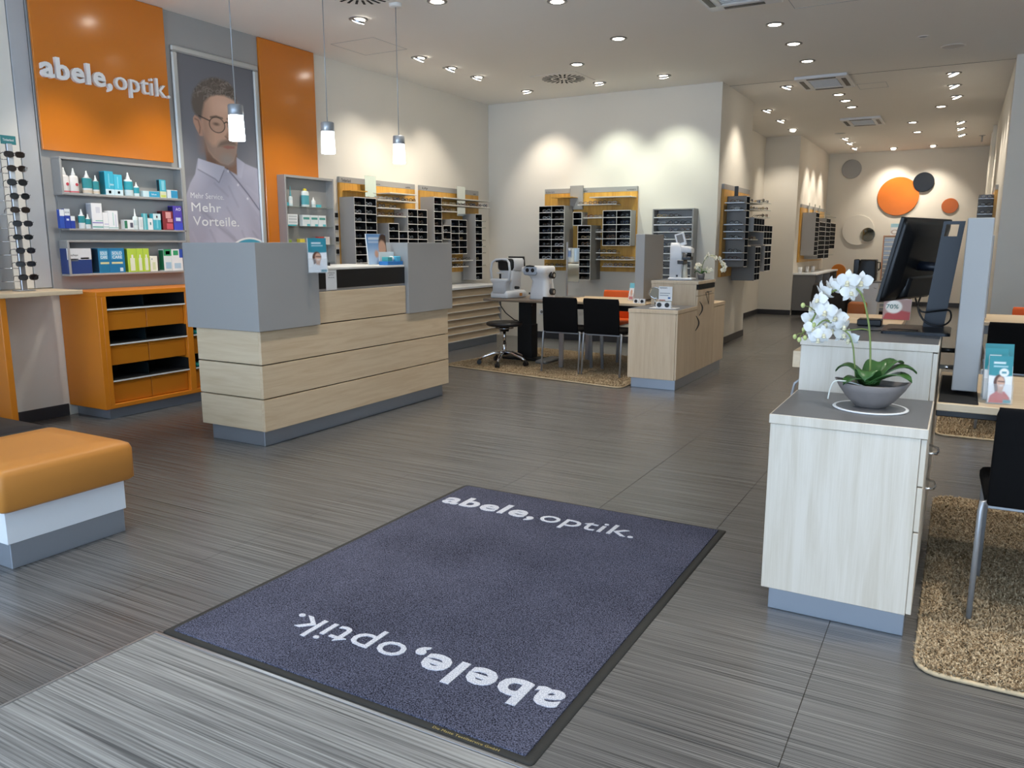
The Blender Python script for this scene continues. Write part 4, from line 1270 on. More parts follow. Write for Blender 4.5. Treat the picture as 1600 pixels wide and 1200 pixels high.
# ================================================================== reception counter
t = thing('reception_counter', 'maple reception counter with grey end boxes and black front band', 'counter', (-4.3, 4.8, 0))
ox, oy = 4.3, -4.8
def rb(x0, x1, y0, y1, z0, z1, **k):
    return bx(x0 + ox, x1 + ox, y0 + oy, y1 + oy, z0, z1, **k)
part('plinth', rb(-4.56, -4.045, 3.73, 5.87, 0, 0.113, b=0.002), M_PLINTH, t)
part('carcass', rb(-4.58, -4.01, 3.71, 5.87, 0.113, 1.02), M_BLACKM, t)
for z0, z1 in ((0.116, 0.333), (0.341, 0.564), (0.572, 0.793)):
    part('front_board', rb(-4.01, -3.985, 3.685, 5.885, z0, z1, b=0.002), M_MAPLE_Y, t)
    part('end_board', rb(-4.605, -4.01, 3.685, 3.71, z0, z1, b=0.002), M_MAPLE_X, t)
    part('end_board', rb(-4.605, -4.01, 5.87, 5.885, z0, z1, b=0.002), M_MAPLE_X, t)
part('front_board', rb(-4.01, -3.985, 4.24, 5.27, 0.801, 1.025, b=0.002), M_MAPLE_Y, t)
part('black_band', rb(-4.03, -3.995, 4.235, 5.275, 1.045, 1.178, b=0.002), M_BLACK, t)
part('light_strip', rb(-4.02, -4.0, 4.24, 5.27, 1.026, 1.044), M_ALU, t)
part('counter_top', rb(-4.60, -3.995, 4.235, 5.275, 1.179, 1.195, b=0.002), M_OFFW, t)
gb = MB()
part('grey_box', rb(-4.655, -3.96, 3.657, 4.23, 0.797, 1.375, b=0.002), M_GREY, t)
part('grey_box', rb(-4.3, -3.96, 5.278, 5.925, 0.795, 1.375, b=0.002), M_GREY, t)
part('desk_top', rb(-4.72, -4.58, 4.235, 5.87, 0.74, 0.77, b=0.002), M_MAPLE_Y, t)
part('desk_leg', rb(-4.71, -4.68, 5.8, 5.84, 0, 0.74, b=0.002), M_STEELP, t)
part('desk_leg', rb(-4.71, -4.68, 4.27, 4.31, 0, 0.74, b=0.002), M_STEELP, t)

def leaflet(name, label, loc, rz, wd, hh, painter, cat='brochure', tilt=0.0, holder=True, dep=0.03):
    """acrylic pocket with a printed leaflet; painter draws on a Print of size wd x hh; the leaflet faces local -Y"""
    t = thing(name, label, cat, loc, rz)
    Mt = Matrix.Rotation(-tilt, 4, 'X')
    lf = part('leaflet', bx(-wd / 2, wd / 2, 0, 0.012, 0.006, hh, b=0.001).xf(Mt), M_WHITEP, t)
    p = Print(-wd / 2, wd / 2, 0.006, hh, wd / 36, '#f2f3f5')
    painter(p, wd, hh)
    p.build('leaflet_print', lf, lambda u, v: tuple(Mt @ Vector((u, -0.0006, v))))
    if holder:
        g = MB()
        g.box(-wd / 2 - 0.004, wd / 2 + 0.004, -0.008, -0.005, 0, hh * 0.42)
        g.box(-wd / 2 - 0.004, wd / 2 + 0.004, 0.014, 0.017, 0, hh * 0.8)
        g.box(-wd / 2 - 0.004, wd / 2 + 0.004, -0.005, 0.014, 0, 0.003)
        part('acrylic_pocket', g.xf(Mt), M_POCKET, t)
    return t
def paint_woman(p, w_, h_, coat='#e4e8ee', head='#2e8a9c'):
    p.rect(-w_, w_, h_ * .70, h_ * 1.1, head)
    p.ell(0, h_ * .66, w_ * .9, h_ * .08, head)
    p.rect(-w_ * .3, w_ * .2, h_ * .84, h_ * .875, '#e9f4f6')
    p.rect(-w_ * .3, w_ * .3, h_ * .77, h_ * .795, '#b9dde4')
    p.ell(-w_ * .04, h_ * .46, w_ * .24, h_ * .155, '#5d3626')
    p.poly([(-w_ * .28, h_ * .46), (-w_ * .22, h_ * .25), (w_ * .02, h_ * .25), (w_ * .02, h_ * .45)], '#5d3626')
    p.poly([(-w_ * .5, 0), (-w_ * .42, h_ * .17), (-w_ * .12, h_ * .28), (w_ * .2, h_ * .27), (w_ * .42, h_ * .15), (w_ * .5, 0)], coat)
    p.poly([(-w_ * .1, h_ * .36), (-w_ * .1, h_ * .25), (w_ * .1, h_ * .22), (w_ * .14, h_ * .36)], '#c99a80')
    p.ell(w_ * .02, h_ * .45, w_ * .165, h_ * .125, '#dcae94')
    p.line([(-w_ * .08, h_ * .475), (w_ * .16, h_ * .47)], w_ * .05, '#3b2420')
    p.line([(0, h_ * .385), (w_ * .1, h_ * .39)], w_ * .05, '#f3ece8')
    p.rect(w_ * .15, w_ * .48, h_ * .03, h_ * .10, head)
leaflet('brochure_holder', 'acrylic holder with woman-portrait brochure on the grey counter box', (-3.895, 4.16, 1.165), PI / 2 - 0.5, 0.13, 0.24, paint_woman, tilt=R(3))
t = thing('info_card', 'white info card with black lines of text stuck on black band', 'card', (-3.9948, 4.395, 1.035))
part('card', bx(0, 0.0015, -0.056, 0.056, 0.0, 0.142), M_WHITEP, t)
for s_, zz, wd in (('Wir freuen uns', .118, .07), ('auf Ihre', .104, .045), ('Bewertung', .084, .06)):
    line_of_text(s_, t, M_BLACKM, (0.0019, -wd / 2, zz), AX_LEFTWALL, wd, 0.009, 0.012, name='printed_text')
t = thing('card_terminal', 'black handheld scanner lying on the counter top', 'scanner', (-4.2, 4.46, 1.199))
part('body', MB().loft([[(x, y, z) for y, z in ((-.03, 0), (.03, 0), (.03, h_), (-.03, h_))] for x, h_ in ((-.06, .02), (0, .05), (.05, .035))], smooth=False), M_BLACK, t)
part('head', MB().loft([[(x, y, z + x * -.2) for y, z in ((-.02, .03), (.10, .012), (.10, .035), (-.02, .06))] for x in (.0, .05)], smooth=False), M_BLACK, t)
def paint_ad(p, w_, h_):
    p.rect(-w_, w_, 0, h_, '#6f9fd4')
    p.ell(-w_ * .2, h_ * .2, w_ * .5, h_ * .35, '#b8d0ea', w_ * .2)
    p.rect(-w_ * .42, w_ * .25, h_ * .82, h_ * .88, '#e6f0fa')
    p.rect(-w_ * .42, w_ * .2, h_ * .72, h_ * .76, '#dbe9f7')
    p.ell(w_ * .36, h_ * .66, w_ * .26, h_ * .36, '#4a3328')
    p.ell(w_ * .28, h_ * .55, w_ * .2, h_ * .24, '#d8a88c')
    p.poly([(w_ * .12, h_ * .5), (w_ * .06, h_ * .45), (w_ * .14, h_ * .42)], '#d8a88c')
    p.ell(-w_ * .05, h_ * .36, w_ * .1, h_ * .12, '#d3a489')
leaflet('advert_display', 'blue advertising card with a face in profile on the counter', (-4.12, 5.10, 1.1955), PI / 2, 0.24, 0.25, paint_ad, 'advert', R(6), holder=False)
t = thing('sample_tray', 'blue and white tray of cleaning cloth samples on the counter', 'tray', (-4.05, 5.17, 1.1955))
part('tray', bx(-0.045, 0.045, -0.10, 0.10, 0, 0.03, b=0.002), col('#2f7cc4'), t)
part('back_card', bx(-0.044, -0.04, -0.10, 0.09, 0.03, 0.105, b=0.001), M_WHITEP, t)
part('sample_pack', bx(-0.03, 0.03, -0.08, -0.02, 0.03, 0.065, b=0.003), col('#4aa4a4'), t)
part('sample_pack', bx(-0.03, 0.03, 0.03, 0.09, 0.03, 0.07, b=0.003), col('#5bc0e0'), t)
part('sample_ball', MB().ball((0, 0.005, 0.05), 0.024), M_WHITEP, t)

# ================================================================== frame boards, cell racks and spectacles
RIMS = ['#2a292d', '#3a302a', '#5a4434', '#26292e', '#3a4254', '#7d7f84', '#a9abae', '#8b6a50', '#dcdee0', '#5f3132', '#3a4e70', '#c9b284']
M_SPECLENS = glass_mat('spectacle_lens', '#9aa4a8', 0.30)
def spec_mesh(k):
    rim = RIMS[k % len(RIMS)]
    w_, h_, p_ = (0.052, 0.036, 2.8), (0.050, 0.042, 2.1), (0.054, 0.032, 3.2)
    ww, hh, pp = (w_, h_, p_)[k % 3]
    f = MB()
    for sx in (-1, 1):
        f.tube([(x, y, z + hh / 2 + 0.004) for x, y, z in lens_loop(sx * 0.034, ww, hh, n=12, p=pp)], 0.0032, 4, closed=True)
        lp = [(x, y, z + hh / 2 + 0.004) for x, y, z in lens_loop(sx * 0.034, ww - 0.003, hh - 0.003, n=12, p=pp)]
        f.add(lp, [tuple(range(12))], 1)
        f.tube([(sx * 0.062, 0.0, hh * .75), (sx * 0.066, 0.01, hh * .76), (sx * 0.066, 0.10, hh * .6), (sx * 0.064, 0.125, 0.004)], 0.0026, 4)
    f.tube([(-0.010, -0.008, hh * .72), (0, -0.010, hh * .78), (0.010, -0.008, hh * .72)], 0.003, 4)
    me = f.mesh('eyeglasses')
    return setmats(me, [col(rim, 0.2), M_SPECLENS])
SPECS = [spec_mesh(k) for k in range(12)]
SPEC_NAME = ['black', 'dark brown', 'brown', 'black', 'dark blue', 'grey', 'silver', 'tan', 'pale', 'dark red', 'navy', 'golden']
nspec = [0]
def specs(loc, rz, where, pick=None):
    k = random.randrange(12) if pick is None else pick
    o = bpy.data.objects.new('eyeglasses', SPECS[k])
    COL.objects.link(o)
    o.location = loc
    o.rotation_euler = (0, 0, rz + random.uniform(-0.12, 0.12))
    tag(o, '%s-rimmed eyeglasses %s' % (SPEC_NAME[k], where), 'eyeglasses', 'eyeglasses on display')
    nspec[0] += 1
    return o
class Wall:
    """a wall frame: local x runs along the wall, local -y points into the room"""
    def __init__(s, org, rz):
        s.o, s.rz = Vector(org), rz
        s.c, s.s = math.cos(rz), math.sin(rz)
    def w(s, x, y, z):
        return (s.o.x + x * s.c - y * s.s, s.o.y + x * s.s + y * s.c, s.o.z + z)
M_LIP = pm('rack_front_edge', '#eceae4', rough=0.5, var=0.02)
M_CELL = pm('rack_cell_black', '#131315', rough=0.55, var=0.1)
def rack(W, x, ztop, cols, rows, label, depth=0.2, cw=0.1945, rh=0.0915, ds=None, fill=1.0, y0=0.0, outer=None):
    outer = outer or M_GREY
    wd = cols * cw
    hh = rows * rh
    t = thing('cell_rack', label, 'display rack', W.w(x, -y0, ztop - hh), W.rz, 'spectacle cell racks')
    e = 0.006
    ms = [M_CELL, outer, M_LIP]
    part('back_panel', bx(e, wd - e, -0.008, -0.002, 0, hh), M_CELL, t)
    part('side_panel', bx(0, e, -depth, -0.002, 0, hh, fm={'-x': 1, '-y': 2}), ms, t)
    part('side_panel', bx(wd - e, wd, -depth, -0.002, 0, hh, fm={'+x': 1, '-y': 2}), ms, t)
    sh = setmats(bx(e, wd - e, -depth, -0.008, -0.004, 0.004, fm={'-y': 2}).mesh('shelf'), ms)
    for r in range(rows + 1):
        if r in (0, rows):
            z0, z1 = (0, 0.008) if r == 0 else (hh - 0.008, hh)
            part('shelf', bx(e, wd - e, -depth, -0.008, z0, z1, fm={'-y': 2, '+z' if r else '-z': 1}), ms, t)
        else:
            part('shelf', None, None, t, me=sh, loc=(0, 0, r * rh))
    for c in range(1, cols):
        part('divider', bx(c * cw - 0.003, c * cw + 0.003, -depth + 0.0005, -0.008, 0.008, hh - 0.008, fm={'-y': 2}), ms, t)
    if ds:
        cn = ['only'] if cols == 1 else (['near', 'far'] if cols == 2 else ['first', 'second', 'third', 'fourth', 'fifth'])
        for r in range(rows):
            for c in range(cols):
                if random.random() > fill:
                    continue
                z = ztop - (r + 1) * rh + (0.0085 if r == rows - 1 else 0.0045)
                wh = 'in the %s row%s of %s' % (ORD[r], '' if cols == 1 else ', %s cell,' % cn[c], ds)
                specs(W.w(x + (c + 0.5) * cw, -y0 - depth + 0.045, z), W.rz, wh)
    return t
def ledge(W, x0, x1, z, label, depth=0.15, n=0, ds=None, y0=0.0, m=None, pick=None):
    t = thing('display_ledge', label, 'shelf', W.w(x0, -y0, z), W.rz, 'thin display ledges')
    part('board', bx(0, x1 - x0, -depth, -0.001, -0.009, 0, b=0.001), m or M_OFFW, t)
    part('lip', bx(0.002, x1 - x0 - 0.002, -depth, -depth + 0.003, 0, 0.004), m or M_OFFW, t)
    for k in range(n):
        xx = x0 + (k + 0.5) * (x1 - x0) / n
        specs(W.w(xx, -y0 - depth + 0.035, z + 0.0004), W.rz, '%s along %s' % (ORD[k], ds), pick)
    return t
def board(W, x0, x1, z0, z1, label, texts=()):
    t = thing('frame_board', label, 'display board', W.w(x0, 0, z0), W.rz, 'amber wood frame boards')
    wd = x1 - x0
    part('wood_panel', bx(0, wd, -0.035, 0, 0, z1 - z0 - 0.066, b=0.002), M_BAMBOO, t)
    h = part('header', bx(0, wd, -0.035, 0, z1 - z0 - 0.065, z1 - z0, b=0.002), M_GREY, t)
    for s_, xx, ww, hh in texts:
        line_of_text(s_, h, M_BLACKM, (xx, -0.0358, z1 - z0 - 0.055), AX_FRONT, ww, hh, 0.02, name='header_print')
    return t
def mirror_plate(W, x0, x1, z0, z1, y0, label):
    t = thing('mirror_plate', label, 'mirror', W.w(x0, -y0, z0), W.rz)
    part('glass', bx(0, x1 - x0, -0.006, -0.002, 0, z1 - z0), M_MIRROR, t)
    part('backing', bx(0.002, x1 - x0 - 0.002, -0.002, 0, 0.002, z1 - z0 - 0.002), M_GREYD, t)

WL = Wall((XL, 0, 0), PI / 2)
BY = 0.036                      # racks start on the face of the board
board(WL, 6.98, 8.40, 0.975, 2.108, 'amber wood frame board beside the wall switches', [('Timberland', 0.03, 0.16, 0.034), ('pierre cardin', 0.55, 0.17, 0.018), ('oxibis', 1.22, 0.1, 0.018)])
board(WL, 8.51, 9.935, 0.975, 2.108, 'amber wood frame board beside the room corner', [('Lily', 0.05, 0.12, 0.034), ('sala', 1.28, 0.07, 0.018)])
rack(WL, 6.962, 1.880, 2, 10, 'tall grey two-column cell rack behind the counter front', depth=0.215, ds='the tall rack behind the counter', y0=BY)
rack(WL, 7.568, 1.606, 1, 6, 'single-column cell rack behind the blue advert', depth=0.215, ds='the rack behind the blue advert', y0=BY, fill=.7)
rack(WL, 7.764, 1.514, 1, 5, 'short single-column cell rack between advert and grey counter box', depth=0.214, cw=0.18, ds='the short rack beside the advert', y0=BY, fill=.6)
rack(WL, 7.946, 1.784, 2, 8, 'two-column cell rack above the grey counter box', depth=0.215, cw=0.2035, ds='the counter-box rack', y0=BY)
ledge(WL, 7.63, 8.19, 1.960, 'empty topmost ledge on the board beside the switches', 0.2, y0=BY)
ledge(WL, 7.40, 8.19, 1.870, 'long upper ledge of eyeglasses, board beside the switches', 0.2, 5, 'the long upper ledge, first board', y0=BY)
ledge(WL, 7.40, 7.82, 1.780, 'short middle ledge of eyeglasses, board beside the switches', 0.2, 2, 'the short middle ledge, first board', y0=BY)
ledge(WL, 7.40, 7.94, 1.690, 'lower ledge of eyeglasses, board beside the switches', 0.2, 3, 'the lower ledge, first board', y0=BY)
ledge(WL, 7.03, 7.32, 1.958, 'small empty ledge over the tall two-column rack', 0.12, y0=BY, m=M_BAMBOO)
mirror_plate(WL, 7.335, 7.535, 1.90, 2.142, 0.10, 'narrow pale mirror plate rising over the board beside the switches')
rack(WL, 8.506, 1.955, 1, 7, 'single-column cell rack at the near end of the corner board', depth=0.215, cw=0.174, ds='the near column, corner board', y0=BY)
rack(WL, 8.705, 1.602, 1, 2, 'two-cell rack in the middle of the corner board', depth=0.215, cw=0.18, ds='the two-cell rack, corner board', y0=BY)
rack(WL, 8.890, 1.683, 2, 5, 'two-column cell rack in the middle of the corner board', depth=0.215, ds='the two-column rack, corner board', y0=BY)
rack(WL, 9.50, 1.773, 1, 10, 'long single-column cell rack hanging near the room corner', depth=0.215, cw=0.178, ds='the long column near the corner', y0=BY)
ledge(WL, 8.78, 9.96, 1.962, 'long empty top ledge on the corner board', 0.18, y0=BY)
ledge(WL, 8.78, 9.96, 1.872, 'long ledge of eyeglasses on the corner board', 0.18, 7, 'the long ledge, corner board', y0=BY)
ledge(WL, 8.70, 9.12, 1.786, 'short ledge of eyeglasses on the corner board', 0.18, 3, 'the short ledge, corner board', y0=BY)
ledge(WL, 8.97, 9.49, 1.137, 'low ledge of eyeglasses under the two-column rack', 0.18, 3, 'the low ledge, corner board', y0=BY)
ledge(WL, 8.97, 9.37, 1.055, 'lowest ledge of eyeglasses on the corner board', 0.18, 3, 'the lowest ledge, corner board', y0=BY)
for k, z in enumerate((1.68, 1.59, 1.415, 1.325, 1.235, 1.06)):
    ledge(WL, 9.69, 9.92, z, 'small clear ledge beside the long column, %s from the top' % ORD[k], 0.13, 1, 'the %s small clear ledge by the corner' % ORD[k], y0=BY, m=M_GLASS, pick=(8, 3, 0, 3, 8, 8)[k])
mirror_plate(WL, 9.265, 9.47, 1.74, 2.136, 0.10, 'narrow pale mirror plate rising over the corner board')

# low slatted cabinet under the boards
t = thing('drawer_cabinet', 'low grey cabinet with pale slatted trays below the corner board', 'cabinet', (-5.91, 8.3, 0))
part('plinth', bx(-0.28, 0.24, -1.28, 1.30, 0, 0.105), M_PLINTH, t)
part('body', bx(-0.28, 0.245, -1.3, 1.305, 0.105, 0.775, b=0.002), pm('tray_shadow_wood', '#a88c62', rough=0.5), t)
part('top_board', bx(-0.285, 0.31, -1.32, 1.34, 0.78, 0.81, b=0.003), M_WHITEL, t)
part('side_panel', bx(-0.28, 0.30, 1.306, 1.335, 0.105, 0.78, b=0.002), M_GREY, t)
part('side_panel', bx(-0.28, 0.30, -1.335, -1.302, 0.105, 0.78, b=0.002), M_GREY, t)
tr = MB()
tr.prism([(0.246, 0.0), (0.298, 0.0), (0.298, 0.008), (0.260, 0.088), (0.246, 0.09)], -1.3, 1.3, 'y')
tr_me = setmats(tr.mesh('slanted_tray'), M_MAPLE_Y)
lp_me = setmats(bx(0.298, 0.302, -1.3, 1.3, 0.0, 0.012).mesh('tray_lip'), M_OFFW)
for k in range(7):
    q = part('slanted_tray', None, None, t, me=tr_me, loc=(0, 0, 0.112 + k * 0.0945))
    part('tray_lip', None, None, q, me=lp_me)

# ------------------------------------------------------------------ back wall
WB = Wall((0, YB, 0), 0)
board(WB, -5.25, -3.86, 0.985, 2.122, 'amber wood frame board on the back wall', [('G E N I U S', 0.02, 0.13, 0.022), ('FREIGEIST', 0.55, 0.12, 0.018), ('HUMPHREYS', 1.24, 0.13, 0.018)])
rack(WB, -5.19, 1.878, 2, 8, 'two-column cell rack at the corner end of the back board', depth=0.29, cw=0.1965, ds='the corner-end rack, back wall', y0=BY)
rack(WB, -4.272, 1.803, 2, 5, 'pale two-column cell rack at the shelf end of the back board', depth=0.19, cw=0.2, ds='the pale five-row rack, back wall', y0=BY, rh=.0935)
rack(WB, -4.572, 1.608, 1, 8, 'long grey single-column cell rack in the middle of the back board', depth=0.34, ds='the long middle column, back wall', y0=BY, outer=M_GREYD)
rack(WB, -4.715, 1.79, 1, 2, 'two-cell rack half hidden beside the corner-end back rack', depth=0.19, cw=.135, y0=BY)
ledge(WB, -4.66, -4.09, 1.888, 'upper ledge of eyeglasses on the back board', 0.17, 4, 'the upper ledge, back board', y0=BY)
ledge(WB, -4.47, -3.87, 1.982, 'empty topmost ledge on the back board', 0.2, y0=BY)
ledge(WB, -5.05, -4.72, 1.995, 'small ledge above the corner-end back rack', 0.2, y0=BY, m=M_BAMBOO)
ledge(WB, -4.57, -4.29, 1.712, 'ledge of eyeglasses beside the pale five-row rack', 0.17, 2, 'the ledge by the pale rack', y0=BY)
ledge(WB, -4.37, -4.275, 1.522, 'tiny ledge between middle column and pale rack, upper', 0.2, 1, 'the upper tiny ledge, back board', y0=BY)
ledge(WB, -4.37, -4.275, 1.430, 'tiny ledge between middle column and pale rack, lower', 0.2, 1, 'the lower tiny ledge, back board', y0=BY)
ledge(WB, -4.37, -4.08, 1.243, 'short ledge of eyeglasses below the pale rack', 0.17, 2, 'the short ledge below the pale rack', y0=BY)
ledge(WB, -4.37, -3.83, 1.153, 'long low ledge of eyeglasses on the back board', 0.17, 4, 'the long low ledge, back board', y0=BY)
ledge(WB, -4.29, -3.84, 1.060, 'lowest ledge of eyeglasses on the back board', 0.15, 3, 'the lowest ledge, back board', y0=BY)
ledge(WB, -5.18, -4.86, 1.050, 'ledge of eyeglasses under the corner-end back rack', 0.17, 2, 'the ledge under the corner-end rack', y0=BY)
t = thing('grey_column_panel', 'grey vertical panel rising over the back board', 'panel', (-4.74, YB - BY - .001, 1.83))
part('face', bx(-0.095, 0.095, -0.03, 0, 0, 0.325, b=0.003), M_GREY, t)
part('edge', bx(-0.099, -0.095, -0.03, 0, 0, 0.325, b=0.001), M_ALU, t)
# grey open rack with nine tiers
t = thing('tier_rack', 'grey wall rack with white-edged tiers behind the lensmeter', 'display rack', (-3.31, YB, 0.86))
for sx in (-1, 1):
    part('side_panel', bx(min(sx * 0.275, sx * 0.255), max(sx * 0.275, sx * 0.255), -0.19, -0.0005, 0, 0.95, b=0.002), M_GREY, t)
part('back_panel', bx(-0.255, 0.255, -0.012, -0.0005, 0, 0.95), M_GREY, t)
part('top_board', bx(-0.255, 0.255, -0.19, -0.012, 0.935, 0.95, b=0.002), M_GREY, t)
for k in range(10):
    part('tier', bx(-0.255, 0.255, -0.19, -0.012, k * 0.0925, k * 0.0925 + 0.012, fm={'-y': 1}), [M_GREY, M_WHITEL], t)
for k in range(2, 10):
    for j, xx in enumerate((-0.16, 0.0, 0.16)):
        if (k + j) % 4 == 3:
            continue
        specs((-3.31 + xx, YB - 0.155, 0.86 + k * 0.0925 + 0.0124), 0, '%s on the %s tier down of the white-edged rack' % (ORD[j], ORD[9 - k]))

# ------------------------------------------------------------------ pier
WP = Wall((-2.79, 0, 0), PI / 2)
board(WP, 10.45, 11.85, 0.93, 2.125, 'amber wood frame board on the pier')
rack(WP, 10.62, 1.975, 1, 10, 'single-column dark cell rack at the near end of the pier board', depth=0.25, ds='the near column on the pier', y0=BY, outer=M_GREYD, fill=.5)
for k, z in enumerate((1.885, 1.79, 1.61, 1.52, 1.43, 1.25, 1.16)):
    t = thing('display_ledge', 'grey side ledge on the pier column, %s from the top' % ORD[k], 'shelf', (-2.745, 10.619, z), 0, 'side ledges on the pier column')
    part('board', bx(0.0, 0.25, -0.155, 0, -0.008, 0, b=0.001), M_STEELP, t)
    part('lip', bx(0.0, 0.25, -0.155, -0.151, 0, 0.005), M_STEELP, t)
    specs((-2.62, 10.50, z + 0.0004), 0, 'on the %s side ledge of the pier column' % ORD[k])
t = thing('display_tag', 'black upright tag on top of the pier column', 'sign', (-2.66, 10.70, 1.9755))
part('blade', bx(-0.025, 0.025, -0.006, 0.006, 0.005, 0.13, b=0.002), M_BLACK, t)
part('foot', bx(-0.03, 0.03, -0.02, 0.02, 0, 0.005), M_BLACK, t)
rack(WP, 10.83, 1.705, 4, 2, 'four-column two-row cell rack in the middle of the pier board', depth=0.31, cw=.16, ds='the two-row pier rack', y0=BY, fill=.5)
ledge(WP, 10.83, 11.45, 1.905, 'upper ledge of eyeglasses on the pier board', 0.28, 3, 'the upper ledge on the pier', y0=BY)
ledge(WP, 10.83, 11.3, 1.815, 'second ledge of eyeglasses on the pier board', 0.28, 3, 'the second ledge on the pier', y0=BY)
ledge(WP, 10.83, 11.25, 1.42, 'middle ledge of eyeglasses on the pier board', 0.28, 3, 'the middle ledge on the pier', y0=BY)
ledge(WP, 10.83, 10.99, 1.335, 'lower short ledge of eyeglasses on the pier board', 0.25, 1, 'the lower short ledge on the pier', y0=BY)
rack(WP, 11.0, 1.325, 2, 5, 'two-column dark cell rack hanging low on the pier', depth=0.31, cw=.16, ds='the low pier rack', y0=BY, outer=M_GREYD, fill=.4)
rack(WP, 11.478, 1.62, 3, 3, 'three-column cell rack at the passage end of the pier', depth=0.31, cw=.18, ds='the passage-end pier rack', y0=BY, fill=.4)
rack(WP, 11.60, 1.340, 2, 4, 'two-column cell rack at the passage end below the other', depth=0.31, cw=.2, y0=BY)
ledge(WP, 11.40, 11.9, 1.93, 'ledge of eyeglasses at the passage end of the pier', 0.3, 2, 'the passage-end ledge on the pier', y0=BY, m=M_GLASS)
ledge(WP, 11.40, 11.9, 1.83, 'second ledge of eyeglasses at the passage end', 0.3, 2, 'the second passage-end ledge', y0=BY, m=M_GLASS)
ledge(WP, 11.4, 11.9, 1.73, 'third clear ledge at the passage end of the pier', 0.3, 2, 'the third passage-end ledge', y0=BY, m=M_GLASS)

# ------------------------------------------------------------------ far board on the passage wall
WF = Wall((-2.82, 0, 0), PI / 2)
board(WF, 16.3, 19.15, 1.0, 2.115, 'amber wood frame board at the far end of the passage')
rack(WF, 16.42, 1.955, 2, 9, 'near grey cell rack on the far board', depth=0.25, cw=.2, ds=None, y0=BY)
rack(WF, 16.86, 1.79, 4, 8, 'middle grey cell rack on the far board', depth=0.26, cw=.19, ds=None, y0=BY)
rack(WF, 17.66, 1.88, 3, 9, 'third grey cell rack on the far board', depth=0.27, cw=.19, ds=None, y0=BY)
rack(WF, 18.28, 1.80, 4, 6, 'last grey cell rack on the far board', depth=0.27, cw=.19, ds=None, y0=BY)
for k, (a, b, z) in enumerate(((17.3, 18.2, 1.97), (18.3, 19.1, 1.93), (18.3, 19.1, 1.12))):
    ledge(WF, a, b, z, 'thin clear ledge on the far board, %s counted from the ceiling' % ORD[k], 0.26, y0=BY, m=M_GLASS)
for k, yy in enumerate((16.9, 17.6, 18.2)):
    mirror_plate(WF, yy, yy + 0.12, 1.98, 2.16, 0.06, '%s small mirror plate rising over the far board' % ORD[k])
t = thing('low_cabinet', 'long low grey cabinet with white top below the far board', 'cabinet', (-2.6, 17.5, 0))
part('plinth', bx(-0.21, 0.14, -1.46, 1.46, 0, 0.09), M_BLACKM, t)
part('end_panel', bx(-0.215, 0.18, -1.5, -1.47, 0.09, 0.77, b=0.002), M_GREYD, t)
part('end_panel', bx(-0.215, 0.18, 1.47, 1.5, 0.09, 0.77, b=0.002), M_GREYD, t)
part('back_panel', bx(-0.215, -0.2, -1.47, 1.47, 0.09, 0.77), M_MAPLE_Y, t)
part('top_board', bx(-0.215, 0.2, -1.51, 1.51, 0.77, 0.80, b=0.002), M_WHITEL, t)
for z in (0.1, 0.3, 0.5):
    part('shelf', bx(-0.2, 0.17, -1.47, 1.47, z, z + 0.02), M_MAPLE_Y, t)
for y in (-0.5, 0.5):
    part('upright', bx(-0.2, 0.175, y - 0.012, y + 0.012, 0.12, 0.77), M_STEELP, t)
for k, (yy, xx) in enumerate(((16.15, -2.72), (16.7, -2.68), (17.0, -2.62))):
    c = thing('cup', 'white cup on the far low cabinet, %s from its near end' % ORD[k], 'cup', (xx, yy, 0.8005))
    part('body', MB().lathe([(0.0005, 0), (0.032, 0), (0.040, 0.11), (0.036, 0.11), (0.030, 0.008), (0.0005, 0.008)], n=16), M_WHITEP, c)
    part('rim', MB().tube([(0.039 * math.cos(a * PI / 8), 0.039 * math.sin(a * PI / 8), 0.111) for a in range(16)], 0.0025, 5, closed=True), M_WHITEP, c)

# rack on the opposite passage wall, seen edge-on
WR = Wall((0.32, 0, 0), -PI / 2)
board(WR, -13.6, -12.1, 0.98, 2.11, 'amber wood frame board on the narrow passage wall')
rack(WR, -12.55, 1.99, 2, 10, 'grey cell rack seen edge-on on the narrow passage wall', depth=0.17, y0=BY, outer=M_GREYD)
for k, z in enumerate((1.975, 1.88, 1.78, 1.6, 1.5)):
    t = thing('display_ledge', 'side ledge of the edge-on passage rack, %s from the top' % ORD[k], 'shelf', (0.284, 12.16, z - .04), 0, 'side ledges in the passage')
    part('board', bx(-0.17, -0.002, -0.13, 0, -0.008, 0, b=0.001), M_STEELP, t)
    part('lip', bx(-0.17, -0.002, -0.13, -0.126, 0, 0.005), M_STEELP, t)
    if k < 3:
        specs((0.20, 12.03, z - 0.04 + 0.0004), 0, 'on the %s side ledge of the edge-on passage rack' % ORD[k])

